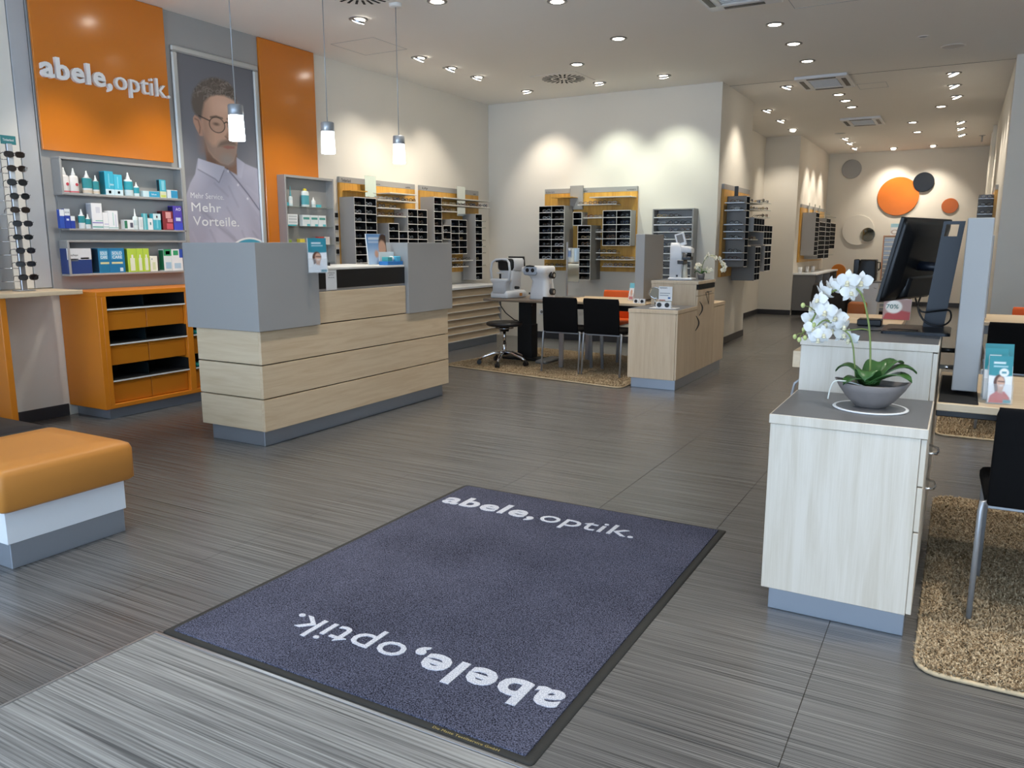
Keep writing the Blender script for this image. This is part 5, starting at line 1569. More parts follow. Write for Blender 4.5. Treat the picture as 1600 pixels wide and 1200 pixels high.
# ================================================================== consulting place in the middle
def chair_proto(name, label, seat_mat, loc, rz, leg_mat=None, group='slim upholstered chairs'):
    """faces local +Y, backrest at y = 0"""
    lm = leg_mat or M_STEELP
    t = thing(name, label, 'chair', loc, rz, group)
    rings = []
    for z, th, yy in ((0.432, 0.018, 0.0), (0.44, 0.026, 0.0), (0.60, 0.028, -0.012), (0.765, 0.026, -0.03), (0.785, 0.022, -0.033), (0.792, 0.010, -0.034)):
        wd = 0.392 if 0.435 < z < 0.78 else 0.382
        rings.append([(x, y + yy, z) for x, y in rrect(wd, th, min(0.008, th * .4), 2)])
    part('backrest', MB().loft(rings), seat_mat, t)
    sr = []
    for z, i in ((0.425, 0.006), (0.432, 0.0), (0.455, 0.0), (0.466, 0.006), (0.470, 0.02)):
        sr.append([(x, y, z) for x, y in rrect(0.40 - 2 * i, 0.42 - 2 * i, 0.03, 3, 0, 0.225)])
    part('seat', MB().loft(sr), seat_mat, t)
    part('seat_frame', bx(-0.19, 0.19, 0.03, 0.41, 0.410, 0.425, b=0.003), lm, t)
    for sx in (-1, 1):
        part('leg', MB().tube([(sx * 0.190, 0.03, 0.432), (sx * 0.208, 0.026, 0.430), (sx * 0.211, 0.018, 0.40), (sx * 0.214, -0.012, 0.0)], 0.0105, 8), lm, t)
        part('leg', MB().loft([[(x, y, z) for x, y in rrect(0.032, 0.016, 0.004, 2, sx * 0.175, yy)] for z, yy in ((0.0, 0.43), (0.40, 0.395), (0.412, 0.393))]), lm, t)
    return t
ch0 = chair_proto('chair', 'black slim chair at the optometry table, closer to the round stool', M_CLOTH, (-3.598, 7.405, 0.027), 0.02)
c2 = copy_tree(ch0)
c2.location = (-3.137, 7.41, 0.027)
c2.rotation_euler = (0, 0, -0.02)
c2['label'] = 'black slim chair at the optometry table, closer to the maple console'
M_ORCLOTH = pm('orange_fabric', '#e8621c', rough=0.6, var=0.05, vscale=30)
chair_proto('chair', 'orange chair on the far side of the optometry table', M_ORCLOTH, (-3.52, 8.80, 0.027), PI)

def console(name, label, x0, x1, y0, ya, yb, y1, zl, zr, zf, top_mat, body):
    """storage console: low near part y0..ya, raised middle ya..yb, low far part yb..y1; doors face +X"""
    cx, cy = (x0 + x1) / 2, (y0 + y1) / 2
    t = thing(name, label, 'console cabinet', (cx, cy, 0))
    def b(a0, a1, b0, b1, z0, z1, **k):
        return bx(a0 - cx, a1 - cx, b0 - cy, b1 - cy, z0, z1, **k)
    part('plinth', b(x0 + 0.02, x1 - 0.02, y0 + 0.05, y1 - 0.04, 0, 0.10, b=0.002), M_PLINTH, t)
    part('near_body', b(x0, x1 - 0.018, y0, ya - 0.001, 0.101, zl - 0.036, b=0.002), body, t)
    part('raised_body', b(x0, x1 - 0.018, ya, yb, 0.101, zr - 0.031, b=0.002), body, t)
    part('far_body', b(x0, x1 - 0.018, yb + 0.001, y1, 0.101, zf - 0.036, b=0.002), body, t)
    tp = part('near_top', b(x0 - 0.004, x1 + 0.002, y0 - 0.004, ya - 0.001, zl - 0.035, zl - 0.001, b=0.0015), body, t)
    part('top_inlay', b(x0 + 0.001, x1 - 0.003, y0 + 0.001, ya - 0.002, zl - 0.001, zl, b=0.0004), top_mat, tp)
    tp = part('raised_top', b(x0 - 0.004, x1 + 0.002, ya - 0.004, yb + 0.004, zr - 0.030, zr - 0.001, b=0.0015), body, t)
    part('top_inlay', b(x0 + 0.001, x1 - 0.003, ya + 0.001, yb - 0.001, zr - 0.001, zr, b=0.0004), top_mat, tp)
    part('far_top', b(x0 - 0.004, x1 + 0.002, yb + 0.005, y1 + 0.004, zf - 0.035, zf, b=0.0015), body, t)
    return t, b
t, b = console('console_cabinet', 'maple console cabinet with curved handles beside the optometry table', -2.72, -2.24, 7.075, 7.69, 8.30, 8.75, 0.76, 1.0, 0.745, M_TOPGREY, M_MAPLE_V)
M_BRONZE = pm('bronze_handle', '#4a4440', rough=0.35, metal=0.8, var=0.05)
cx, cy = -2.48, (7.075 + 8.75) / 2
def wave_handle(y, z0, z1, parent, s_=1):
    pts = []
    for k in range(9):
        q = k / 8
        pts.append((-2.24 + 0.004 + 0.022 * math.sin(PI * q) - cx, y - cy + s_ * 0.030 * math.sin(PI * q) - 0.01, z0 + (z1 - z0) * q))
    part('handle', MB().tube(pts, [0.003 + 0.004 * math.sin(PI * k / 8) for k in range(9)], 6), M_BRONZE, parent)
d = part('door', b(-2.257, -2.24, 7.079, 7.687, 0.105, 0.722, b=0.0015), M_MAPLE_V, t)
wave_handle(7.655, 0.52, 0.665, d)
d = part('door', b(-2.257, -2.24, 7.693, 8.297, 0.105, 0.852, b=0.0015), M_MAPLE_V, t)
wave_handle(7.76, 0.66, 0.80, d)
d = part('drawer', b(-2.257, -2.24, 7.693, 8.297, 0.858, 0.915, b=0.0015), M_MAPLE_V, t)
part('handle', MB().tube([(-2.225 - cx, 7.93 - cy, 0.886), (-2.215 - cx, 7.93 - cy, 0.884), (-2.215 - cx, 8.09 - cy, 0.884), (-2.225 - cx, 8.09 - cy, 0.886)], 0.003, 6).tube([(-2.236 - cx, 7.95 - cy, 0.88), (-2.215 - cx, 8.0 - cy, 0.76), (-2.236 - cx, 8.06 - cy, 0.88)], 0.003, 6).cyl((-2.241 - cx, 8.01 - cy, .885), (-2.214 - cx, 8.01 - cy, .885), .003), M_BRONZE, d)
part('niche', b(-2.256, -2.239, 7.70, 8.29, 0.919, 0.966), M_BLACKM, t)
part('door', b(-2.257, -2.24, 8.304, 8.746, 0.105, 0.705, b=0.0015), M_MAPLE_V, t)

# consulting desk
t = thing('consulting_table', 'pale consulting table between black chairs and orange chair', 'table', (-3.30, 8.07, 0))
part('table_top', bx(-0.51, 0.535, -0.42, 0.42, 0.735, 0.762, b=0.003), M_MAPLE_X, t)
part('apron', bx(-0.47, 0.50, -0.38, 0.38, 0.675, 0.735, b=0.003), M_BLACK, t)
for sx in (-1, 1):
    for sy in (-1, 1):
        part('leg', bx(sx * 0.44 - 0.025, sx * 0.44 + 0.025, sy * 0.35 - 0.012, sy * 0.35 + 0.012, 0.027, 0.675, b=0.003), M_ALU, t)
t = thing('privacy_panel', 'dark grey privacy slab standing on the consulting table', 'panel', (-2.93, 8.2, 0.7625))
part('slab', bx(-0.05, 0.05, -0.30, 0.30, 0.02, 0.70, b=0.003), M_GREY, t)
part('foot', bx(-0.04, 0.04, -0.2, 0.2, 0.0, 0.02, b=0.003), M_BLACK, t)
# instrument table
t = thing('instrument_table', 'brown height-adjustable instrument table on black lifting column', 'table', (-4.34, 8.0, 0))
part('table_top', bx(-0.33, 0.515, -0.40, 0.28, 0.730, 0.757, b=0.006), wood('walnut_grey', '#8d7d6c', '#6b5d4f', axis=0), t)
part('lifting_column', bx(-0.085, 0.085, -0.01, 0.12, 0.30, 0.728, b=0.006), M_BLACKM, t)
part('column_sleeve', bx(-0.095, 0.095, -0.02, 0.13, 0.06, 0.45, b=0.006), M_BLACKM, t)
part('foot_bar', bx(-0.30, 0.34, -0.03, 0.14, 0.027, 0.06, b=0.01), M_BLACKM, t)
part('foot_bar', bx(0.22, 0.36, -0.18, 0.24, 0.028, 0.065, b=0.012), M_GREYD, t)
part('cable', MB().tube([(-0.27, -0.12, 0.728), (-0.26, -0.12, 0.66), (-0.20, -0.11, 0.58), (-0.10, -0.08, 0.50), (-0.086, -0.03, 0.49)], 0.006, 6), M_BLACK, t)
part('cable', MB().tube([(0.12, -0.05, 0.728), (0.10, -0.04, 0.69), (0.086, 0.0, 0.66)], 0.005, 6), M_BLACK, t)

M_INSTR = pm('instrument_white', '#dfe1e4', rough=0.38, var=0.02)
t = thing('autorefractor', 'white autorefractor with black face opening and chin rest', 'optometry device', (-4.49, 7.85, 0.7575), R(82))
part('base', MB().loft([[(x, y, z) for x, y in rrect(w_, d_, 0.03, 3, 0.02, 0)] for z, w_, d_ in ((0.004, 0.37, 0.24), (0.012, 0.38, 0.25), (0.055, 0.38, 0.25), (0.085, 0.35, 0.22))]), M_INSTR, t)
part('foot', bx(-0.15, 0.18, -0.10, 0.10, 0, 0.006), M_BLACK, t)
part('front_housing', MB().loft([[(x, y, z) for x, y in rrect(w_, d_, 0.02, 3, -0.12, 0)] for z, w_, d_ in ((0.05, 0.10, 0.19), (0.16, 0.095, 0.18), (0.185, 0.11, 0.22), (0.205, 0.12, 0.24), (0.22, 0.10, 0.22))]), M_INSTR, t)
part('column', MB().loft([[(x, y, z) for x, y in rrect(w_, d_, 0.025, 3, 0.06, 0)] for z, w_, d_ in ((0.08, 0.20, 0.16), (0.2, 0.18, 0.17), (0.31, 0.20, 0.20))]), M_INSTR, t)
part('measuring_head', MB().loft([[(x, y, z) for x, y in rrect(w_, d_, 0.03, 3, 0.075, 0)] for z, w_, d_ in ((0.305, 0.18, 0.20), (0.32, 0.21, 0.225), (0.42, 0.21, 0.225), (0.445, 0.19, 0.20))]), M_INSTR, t)
part('black_visor', MB().loft([[(x, y, z) for y, z in [(p[0], p[1] + 0.375) for p in rrect(w_, h_, 0.035, 3)]] for x, w_, h_ in ((-0.055, 0.17, 0.10), (-0.05, 0.20, 0.13), (0.0, 0.215, 0.14))]), M_BLACK, t)
part('screen', bx(0.195, 0.207, -0.115, 0.115, 0.30, 0.46, b=0.003).xf(Matrix.Translation((0.03, 0, -0.02)) @ Matrix.Rotation(R(-8), 4, 'Y')), M_BLACK, t)
arch = [(-0.13, -0.125, 0.20), (-0.135, -0.135, 0.32), (-0.13, -0.12, 0.40), (-0.11, -0.08, 0.43), (-0.10, 0, 0.437), (-0.11, 0.08, 0.43), (-0.13, 0.12, 0.40), (-0.135, 0.135, 0.32), (-0.13, 0.125, 0.20)]
part('headrest_arch', MB().tube(arch, 0.013, 8), M_INSTR, t)
part('forehead_band', MB().tube([(-0.115, -0.075, 0.41), (-0.10, 0, 0.415), (-0.115, 0.075, 0.41)], 0.010, 6), M_BLACK, t)
part('chin_cup', MB().lathe([(0.0005, 0.275), (0.03, 0.277), (0.045, 0.288), (0.042, 0.290), (0.0005, 0.283)], cx=-0.135, n=14), M_INSTR, t)
part('chin_post', MB().cyl((-0.135, 0, 0.215), (-0.135, 0, 0.276), 0.012), M_BLACK, t)
part('joystick', MB().cyl((-0.02, -0.127, 0.12), (-0.02, -0.175, 0.12), 0.019, 0.015), M_BLACK, t)
part('orange_label', bx(0.06, 0.11, -0.1265, -0.1255, 0.02, 0.055), col('#c9863a'), t)

t = thing('vision_tester', 'white vision tester with two black eyepieces and side knobs', 'optometry device', (-4.06, 7.86, 0.7575), R(-6))
rings = []
for z, w_, d_, oy_, ox_ in ((0.0, .235, .22, 0, 0.01), (0.012, .24, .225, 0, 0.01), (0.09, .225, .21, 0, 0.012), (0.20, .20, .18, 0.0, 0.015), (0.25, .215, .20, -0.01, 0.0), (0.28, .29, .25, -0.02, -0.02), (0.315, .325, .265, -0.025, -0.03), (0.35, .315, .26, -0.02, -0.03), (0.365, .27, .22, -0.01, -0.02)):
    rings.append([(x, y, z) for x, y in rrect(w_, d_, 0.05, 4, ox_, oy_)])
part('body', MB().loft(rings), M_INSTR, t)
part('face_plate', MB().loft([[(x, y, z) for x, z in [(p[0] - 0.05, p[1] + 0.315) for p in rrect(w_, h_, 0.03, 3)]] for y, w_, h_ in ((-0.157, 0.17, 0.085), (-0.150, 0.185, 0.10))]), pm('instrument_grey', '#aab2bd', rough=.4), t)
for sx in (-0.085, -0.015):
    part('eyepiece', MB().cyl((sx, -0.163, 0.32), (sx, -0.154, 0.32), 0.021, 0.023, n=16), M_BLACK, t)
part('forehead_rest', MB().tube([(-0.105, -0.150, 0.362), (-0.05, -0.162, 0.368), (0.005, -0.150, 0.362)], 0.009, 6), M_BLACK, t)
for z in (0.265, 0.085):
    kb = part('side_knob', MB().cyl((0.118, 0.0, z), (0.165, 0.0, z), 0.036, n=18), M_BLACK, t)
    part('knob_cap', MB().cyl((0.165, 0.0, z), (0.168, 0.0, z), 0.02, n=16), M_CHROME, kb)
part('logo_print', bx(-0.09, -0.07, -0.1205, -0.1195, 0.055, 0.075), M_BLACK, t)

# table mirror on a post
t = thing('table_mirror', 'tall narrow mirror on a slim post behind the vision tester', 'mirror', (-3.80, 8.31, 0.7623), R(0))
part('post', bx(-0.172, -0.152, -0.01, 0.01, 0.0, 0.62, b=0.003), M_ALU, t)
part('foot', bx(-0.18, 0.03, -0.08, 0.08, 0, 0.006, b=0.002), M_ALU, t)
part('mirror_glass', bx(-0.150, -0.012, -0.004, 0.0, 0.17, 0.55), M_MIRROR, t)
part('mirror_frame', bx(-0.152, -0.010, 0.0, 0.008, 0.165, 0.555, b=0.002), M_ALU, t)

# stool
t = thing('round_stool', 'black swivel stool with chrome star base on castors', 'stool', (-4.40, 7.62, 0.0))
part('seat', MB().lathe([(0.0005, 0.455), (0.10, 0.452), (0.185, 0.462), (0.205, 0.480), (0.203, 0.497), (0.18, 0.508), (0.10, 0.505), (0.0005, 0.502)], n=28), M_BLEATHER, t)
part('lever_ring', MB().tube([(0.10 * math.cos(a), 0.10 * math.sin(a), 0.438) for a in [2 * PI * k / 16 for k in range(16)]], 0.006, 5, closed=True), M_CHROME, t)
part('mechanism', MB().cyl((0, 0, 0.40), (0, 0, 0.455), 0.05, 0.06), M_BLACK, t)
part('gas_lift', MB().cyl((0, 0, 0.12), (0, 0, 0.28), 0.025).cyl((0, 0, 0.28), (0, 0, 0.40), 0.017), M_CHROME, t)
for k in range(5):
    a = 2 * PI * k / 5 + R(212)
    c_, s_ = math.cos(a), math.sin(a)
    lg = part('star_leg', MB().tube([(0.02 * c_, 0.02 * s_, 0.15), (0.12 * c_, 0.12 * s_, 0.155), (0.23 * c_, 0.23 * s_, 0.115), (0.275 * c_, 0.275 * s_, 0.088)], [0.024, 0.02, 0.016, 0.015], 8), M_CHROME, t)
    cst = MB()
    for e in (-0.014, 0.014):
        px_, py_ = 0.285 * c_ - e * s_, 0.285 * s_ + e * c_
        cst.cyl((px_ - 0.008 * -s_, py_ - 0.008 * c_, 0.054), (px_ + 0.008 * -s_, py_ + 0.008 * c_, 0.054), 0.026, n=14)
    cst.cyl((0.28 * c_, 0.28 * s_, 0.06), (0.28 * c_, 0.28 * s_, 0.09), 0.012)
    part('castor', cst, M_BLACK, lg)

# things on the maple console
t = thing('lensmeter', 'white lensmeter with tilted display on the raised console top', 'optometry device', (-2.50, 7.98, 1.0005))
part('base', bx(-0.125, 0.125, -0.07, 0.09, 0, 0.02, b=0.004), M_INSTR, t)
part('body', MB().loft([[(x, y, z) for x, y in rrect(w_, d_, 0.015, 3, ox_, 0.01)] for z, w_, d_, ox_ in ((0.02, 0.13, 0.13, -0.055), (0.25, 0.13, 0.13, -0.055), (0.33, 0.12, 0.13, -0.06), (0.375, 0.08, 0.12, -0.075))]), M_INSTR, t)
part('upper_arm', MB().loft([[(x, y, z) for y, z in [(p[0], p[1] + zz) for p in rrect(0.10, h_, 0.015, 2)]] for x, h_, zz in ((-0.02, 0.07, 0.31), (0.06, 0.065, 0.305), (0.105, 0.045, 0.295))]), M_INSTR, t)
part('lens_holder', bx(0.0, 0.10, -0.045, 0.04, 0.20, 0.235, b=0.004).cyl((0.07, 0, 0.235), (0.07, 0, 0.275), 0.022), M_BLACK, t)
part('lens_table', bx(-0.03, 0.035, -0.075, 0.06, 0.16, 0.20, b=0.004), M_BLACK, t)
part('lower_column', MB().cyl((0.03, 0, 0.02), (0.03, 0, 0.16), 0.03, 0.022), pm('cream_plastic', '#d9d2c0', rough=.4), t)
sc = part('display', bx(-0.055, 0.045, -0.012, 0.008, 0, 0.13, b=0.004).xf(Matrix.Translation((0.0, -0.01, 0.345)) @ Matrix.Rotation(R(-16), 4, 'Y')), M_INSTR, t)
part('screen', bx(-0.038, 0.028, -0.0135, -0.012, 0.03, 0.115).xf(Matrix.Translation((0.0, -0.01, 0.345)) @ Matrix.Rotation(R(-16), 4, 'Y')), M_GREYD, sc)
part('power_button', bx(-0.045, -0.025, -0.0575, -0.054, 0.03, 0.05), M_BLACK, t)
t = thing('acrylic_stand', 'white leaflet card in a stand with two trial lenses', 'card stand', (-2.43, 7.24, 0.7605))
part('base_plate', bx(-0.13, 0.13, -0.05, 0.08, 0, 0.005, b=0.001), M_WHITEP, t)
part('card', bx(-0.066, 0.066, 0.03, 0.033, 0.07, 0.205), M_WHITEP, t)
part('card_foot', bx(-0.06, 0.06, 0.028, 0.036, 0.005, 0.07), M_GLASS, t)
line_of_text('eyezen', t, M_BLACKM, (-0.055, 0.0293, 0.18), AX_FRONT, 0.07, 0.016, 0.02, name='printed_text')
for zz, ww in ((0.155, .1), (0.135, .085)):
    part('printed_bar', bx(-0.055, -0.055 + ww, 0.0292, 0.030, zz - 0.018, zz - 0.010), col('#9aa0a6'), t)
part('printed_bar', bx(0.025, 0.05, 0.0292, 0.030, 0.09, 0.105), col('#2a5a9a'), t)
part('colour_bar', bx(-0.06, 0.0, 0.0292, 0.030, 0.071, 0.08), col('#b8705a'), t)
lb = part('lens_block', MB().prism([(-0.03, 0.005), (0.02, 0.005), (-0.005, 0.062), (-0.022, 0.062)], -0.07, 0.075, 'x'), M_WHITEP, t)
for sx in (-0.038, 0.038):
    part('trial_lens', MB().cyl((sx, -0.0345, 0.034), (sx, -0.026, 0.034), 0.022, n=18), M_BLACK, lb)
t = thing('round_mirror', 'small round tilting table mirror behind the leaflet card', 'mirror', (-2.60, 7.47, 0.7605))
part('foot', MB().lathe([(0.0005, 0), (0.05, 0), (0.05, 0.006), (0.012, 0.012), (0.007, 0.02)], n=20), M_CHROME, t)
part('stem', MB().cyl((0, 0, 0.015), (0, 0, 0.07), 0.006), M_CHROME, t)
part('rim', MB().tube([(0.066 * math.cos(a), -0.02 * math.sin(a) , 0.128 + 0.056 * math.sin(a)) for a in [2 * PI * k / 24 for k in range(24)]], 0.006, 6, closed=True), M_CHROME, t)
part('mirror_glass', MB().add([(0.064 * math.cos(a), -0.02 * math.sin(a), 0.128 + 0.054 * math.sin(a)) for a in [2 * PI * k / 24 for k in range(24)]], [tuple(range(24))]), M_MIRROR, t)
t = thing('trial_lens_set', 'white trial lens holders on the consulting table beside the console', 'lens set', (-2.85, 7.72, 0.7625))
for k, xx in enumerate((-0.035, 0.03)):
    q = part('holder', MB().prism([(-0.02, 0), (0.03, 0), (0.01, 0.045), (-0.01, 0.045)], xx - 0.03, xx + 0.028, 'x'), M_WHITEP, t)
    part('trial_lens', MB().cyl((xx, -0.026, 0.022), (xx, -0.018, 0.022), 0.016, n=14), M_BLACK, q)
def paint_promo(p, w_, h_):
    p.rect(-w_, w_, h_ * .72, h_, '#7cc8dc')
    p.ell(0, h_ * .45, w_ * .25, h_ * .18, '#d8a890')
    p.rect(-w_ * .4, w_ * .4, h_ * .08, h_ * .25, '#c8525c')
leaflet('promo_stand', 'small promotional leaflet stand leaning beside the dark privacy slab', (-3.06, 8.0, 0.7625), R(-25), 0.07, 0.19, paint_promo, 'leaflet stand', R(8))

# wall socket near the corner
t = thing('wall_socket', 'white wall socket low on the back wall near the corner', 'socket', (-5.30, YB, 0.34))
part('plate', bx(-0.04, 0.04, -0.012, 0, 0, 0.08, b=0.003), M_WHITEP, t)
part('recess', MB().cyl((0, -0.0125, 0.04), (0, -0.010, 0.04), 0.022), M_GREYD, t)

# ------------------------------------------------------------------ orchids
M_PETAL = pm('orchid_petal', '#f8f7f3', rough=0.5, var=0.04, vscale=30)
M_LIPY = pm('orchid_lip', '#efe6c4', rough=0.5, var=0.1, vscale=60)
M_STEM = pm('orchid_stem', '#7f8f4c', rough=0.5, var=0.12, vscale=20)
M_BUD = pm('orchid_bud', '#cfd88c', rough=0.45, var=0.1, vscale=30)
M_LEAF = pm('orchid_leaf', '#3c6430', rough=0.3, var=0.22, vscale=9)
def petal_mesh(ln, wd, nm, m=None):
    """petal in local XZ, base at the origin, pointing up z, face to -y"""
    P = []
    nu, nv = 5, 6
    for j in range(nv + 1):
        q = j / nv
        ww = wd * (math.sin(PI * min(q * 0.92 + 0.06, 1.0)) ** 0.75)
        for i in range(nu + 1):
            u = i / nu * 2 - 1
            P.append((u * ww / 2, -0.006 * math.sin(PI * q) * (1 - u * u) - 0.004 * u * u + 0.008 * q * q, ln * q))
    F = [(j * (nu + 1) + i, j * (nu + 1) + i + 1, (j + 1) * (nu + 1) + i + 1, (j + 1) * (nu + 1) + i) for j in range(nv) for i in range(nu)]
    return setmats(MB().add(P, F, 0, True).mesh(nm), m or M_PETAL)
def make_petals(m=None):
    return (petal_mesh(0.036, 0.038, 'petal', m), petal_mesh(0.034, 0.021, 'petal', m))
PET = make_petals()
LIPM = setmats(MB().ball((0, -0.010, -0.004), 0.006, 0.009, 0.007, 8, 6).ball((0, -0.014, -0.011), 0.008, 0.006, 0.004, 8, 5).mesh('blossom'), M_LIPY)
def blossom(parent, p, yaw, pitch, sc):
    o = part('blossom', None, None, parent, me=LIPM, loc=p, rot=(pitch, 0, yaw))
    o.scale = (sc, sc, sc)
    for ang, k, yy in ((R(78), 0, 0), (R(-78), 0, 0), (0, 1, 0.003), (R(142), 1, 0.003), (R(-142), 1, 0.003)):
        q = part('petal', None, None, o, me=PET[k], loc=(0, yy, 0), rot=(R(-6), ang, 0))
def leaf_obj(parent, base, az, ln, wd, rise, droop):
    P = []
    nu, nv = 4, 10
    c_, s_ = math.cos(az), math.sin(az)
    for j in range(nv + 1):
        q = j / nv
        r_ = ln * (q - 0.12 * q * q)
        z = rise * math.sin(min(q * 1.25, 1.25) * PI / 2 * 0.95) - droop * q ** 3
        ww = wd * (0.35 + 0.65 * math.sin(PI * min(1, q * .78 + .22))) * (1 if q < .9 else math.sqrt(max(0.02, (1 - q) * 10)))
        for i in range(nu + 1):
            u = i / nu * 2 - 1
            x, y = r_, u * ww / 2
            P.append((base[0] + x * c_ - y * s_, base[1] + x * s_ + y * c_, base[2] + z + 0.012 * abs(u) * (1 - q * .5)))
    F = [(j * (nu + 1) + i, j * (nu + 1) + i + 1, (j + 1) * (nu + 1) + i + 1, (j + 1) * (nu + 1) + i) for j in range(nv) for i in range(nu)]
    o = part('leaf', MB().add(P, F, 0, True), M_LEAF, parent)
    md = o.modifiers.new('thickness', 'SOLIDIFY')
    md.thickness = 0.003
    return o

# ================================================================== storefront console with orchid and screen
t, b = console('console_cabinet', 'daylight-pale maple console with dark top carrying orchid and monitor', -0.555, -0.05, 2.885, 3.43, 4.17, 4.6, 0.765, 0.985, 0.745, M_TOPGREY, M_MAPLE_DAYLIT)
cx, cy = -0.3025, (2.885 + 4.6) / 2
for z0, z1, zh in ((0.105, 0.40, None), (0.405, 0.56, 0.47), (0.565, 0.727, 0.605)):
    d = part('drawer', b(-0.067, -0.05, 2.889, 3.426, z0, z1, b=0.0015), M_MAPLE_DAYLIT, t)
    if zh:
        part('handle', MB().tube([(-0.050 - cx, 3.22 - cy, zh), (-0.022 - cx, 3.235 - cy, zh - 0.004), (-0.016 - cx, 3.29 - cy, zh - 0.006), (-0.022 - cx, 3.345 - cy, zh - 0.004), (-0.050 - cx, 3.36 - cy, zh)], 0.0045, 7), M_CHROME, d)
part('door', b(-0.067, -0.05, 3.434, 4.166, 0.105, 0.95, b=0.0015), M_MAPLE_DAYLIT, t)
part('door', b(-0.067, -0.05, 4.175, 4.596, 0.105, 0.705, b=0.0015), M_MAPLE_DAYLIT, t)
d = part('drawer', b(-0.588, -0.556, 3.45, 4.15, 0.855, 0.925, b=0.002), M_MAPLE_Y, t)
part('drawer_gap', b(-0.558, -0.555, 3.46, 4.14, 0.85, 0.94), M_BLACKM, t)
part('handle', MB().tube([(-0.555 - cx, 3.55 - cy, 0.80), (-0.59 - cx, 3.55 - cy, 0.77), (-0.60 - cx, 3.55 - cy, 0.72), (-0.59 - cx, 3.55 - cy, 0.67), (-0.555 - cx, 3.55 - cy, 0.64)], 0.006, 7), M_STEELP, t)

t = thing('oval_plate', 'thin white-rimmed grey plate under the orchid bowl', 'plate', (-0.252, 3.155, 0.7652))
def ell_ring(a_, b_, z, n=36):
    return [(a_ * math.cos(2 * PI * k / n), b_ * math.sin(2 * PI * k / n), z) for k in range(n)]
part('rim', MB().loft([ell_ring(0.128, 0.125, 0), ell_ring(0.131, 0.128, 0.003), ell_ring(0.128, 0.125, 0.006), ell_ring(0.118, 0.115, 0.0055)]), M_WHITEL, t)
part('centre', MB().loft([ell_ring(0.119, 0.116, 0.0056), ell_ring(0.117, 0.114, 0.0062)]), M_TOPGREY, t)
M_BOWL = pm('grey_concrete', '#827b78', rough=0.6, var=0.15, vscale=25, bump=0.08, bscale=140)
t = thing('plant_bowl', 'grey boat-shaped concrete planter holding the white orchid', 'planter', (-0.252, 3.155, 0.7716))
def boat(a_, b_, z, lift, n=40):
    out = []
    for k in range(n):
        q = 2 * PI * k / n
        c_, s_ = math.cos(q), math.sin(q)
        out.append((a_ * c_, b_ * s_ * (abs(s_) ** 0.35), z + lift * abs(c_) ** 5))
    return out
part('bowl', MB().loft([boat(0.045, 0.035, 0, 0), boat(0.055, 0.042, 0.003, 0), boat(0.085, 0.060, 0.03, .002), boat(0.112, 0.078, 0.062, .006), boat(0.130, 0.088, 0.088, .012), boat(0.125, 0.084, 0.090, .012), boat(0.112, 0.076, 0.074, .006)], caps=False), M_BOWL, t)
part('soil', MB().loft([boat(0.112, 0.076, 0.068, .004), boat(0.06, 0.04, 0.074, .002), boat(0.004, 0.003, 0.076, 0)]), pm('bark_soil', '#2c221b', rough=0.95, var=0.4, vscale=60, bump=0.5, bscale=90), t)

t = thing('orchid', 'white moth orchid arching over the storefront console', 'orchid', (-0.262, 3.155, 0.846))
ob = Vector((-0.262, 3.155, 0.846))
def L(p):
    return tuple(Vector(p) - ob)
def smooth_path(pts, n=4):
    pts = [Vector(p) for p in pts]
    out = []
    for i in range(len(pts) - 1):
        p0, p1, p2, p3 = pts[max(i - 1, 0)], pts[i], pts[i + 1], pts[min(i + 2, len(pts) - 1)]
        for k in range(n):
            q = k / n
            out.append(0.5 * ((2 * p1) + (p2 - p0) * q + (2 * p0 - 5 * p1 + 4 * p2 - p3) * q * q + (3 * p1 - p0 - 3 * p2 + p3) * q ** 3))
    return out + [pts[-1]]
s1 = [(-0.262, 3.155, 0.84), (-0.264, 3.15, 0.95), (-0.274, 3.152, 1.05), (-0.29, 3.154, 1.125), (-0.307, 3.156, 1.176), (-0.33, 3.155, 1.205), (-0.37, 3.15, 1.208), (-0.41, 3.15, 1.193), (-0.445, 3.155, 1.16), (-0.462, 3.15, 1.115), (-0.482, 3.152, 1.07), (-0.51, 3.158, 1.03)]
s2 = [(-0.305, 3.16, 0.842), (-0.319, 3.165, 0.935), (-0.328, 3.168, 0.99), (-0.345, 3.165, 1.035), (-0.385, 3.17, 1.062), (-0.43, 3.16, 1.085), (-0.46, 3.155, 1.06)]
s3 = [(-0.275, 3.152, 1.055), (-0.301, 3.165, 1.058), (-0.336, 3.168, 1.052), (-0.365, 3.168, 1.05)]
for s_, r_ in ((s1, 0.0036), (s2, 0.003), (s3, 0.0026)):
    part('stem', MB().tube([L(p) for p in smooth_path(s_)], r_, 7), M_STEM, t)
rb_ = random.Random(11)
for p in [(-0.357, 3.123, 1.235), (-0.315, 3.165, 1.232), (-0.337, 3.186, 1.216), (-0.349, 3.136, 1.192), (-0.415, 3.16, 1.21), (-0.444, 3.155, 1.191), (-0.393, 3.175, 1.22), (-0.482, 3.189, 1.13), (-0.451, 3.119, 1.164), (-0.425, 3.113, 1.123), (-0.487, 3.194, 1.085), (-0.47, 3.153, 1.055), (-0.437, 3.186, 1.073), (-0.428, 3.11, 1.037), (-0.389, 3.155, 1.095), (-0.403, 3.182, 1.053), (-0.364, 3.133, 1.072), (-0.345, 3.195, 1.018), (-0.372, 3.19, 1.032), (-0.445, 3.113, 1.022)]:
    blossom(t, L(p), rb_.uniform(-0.9, 0.9), rb_.uniform(-0.3, 0.6), rb_.uniform(0.95, 1.22))
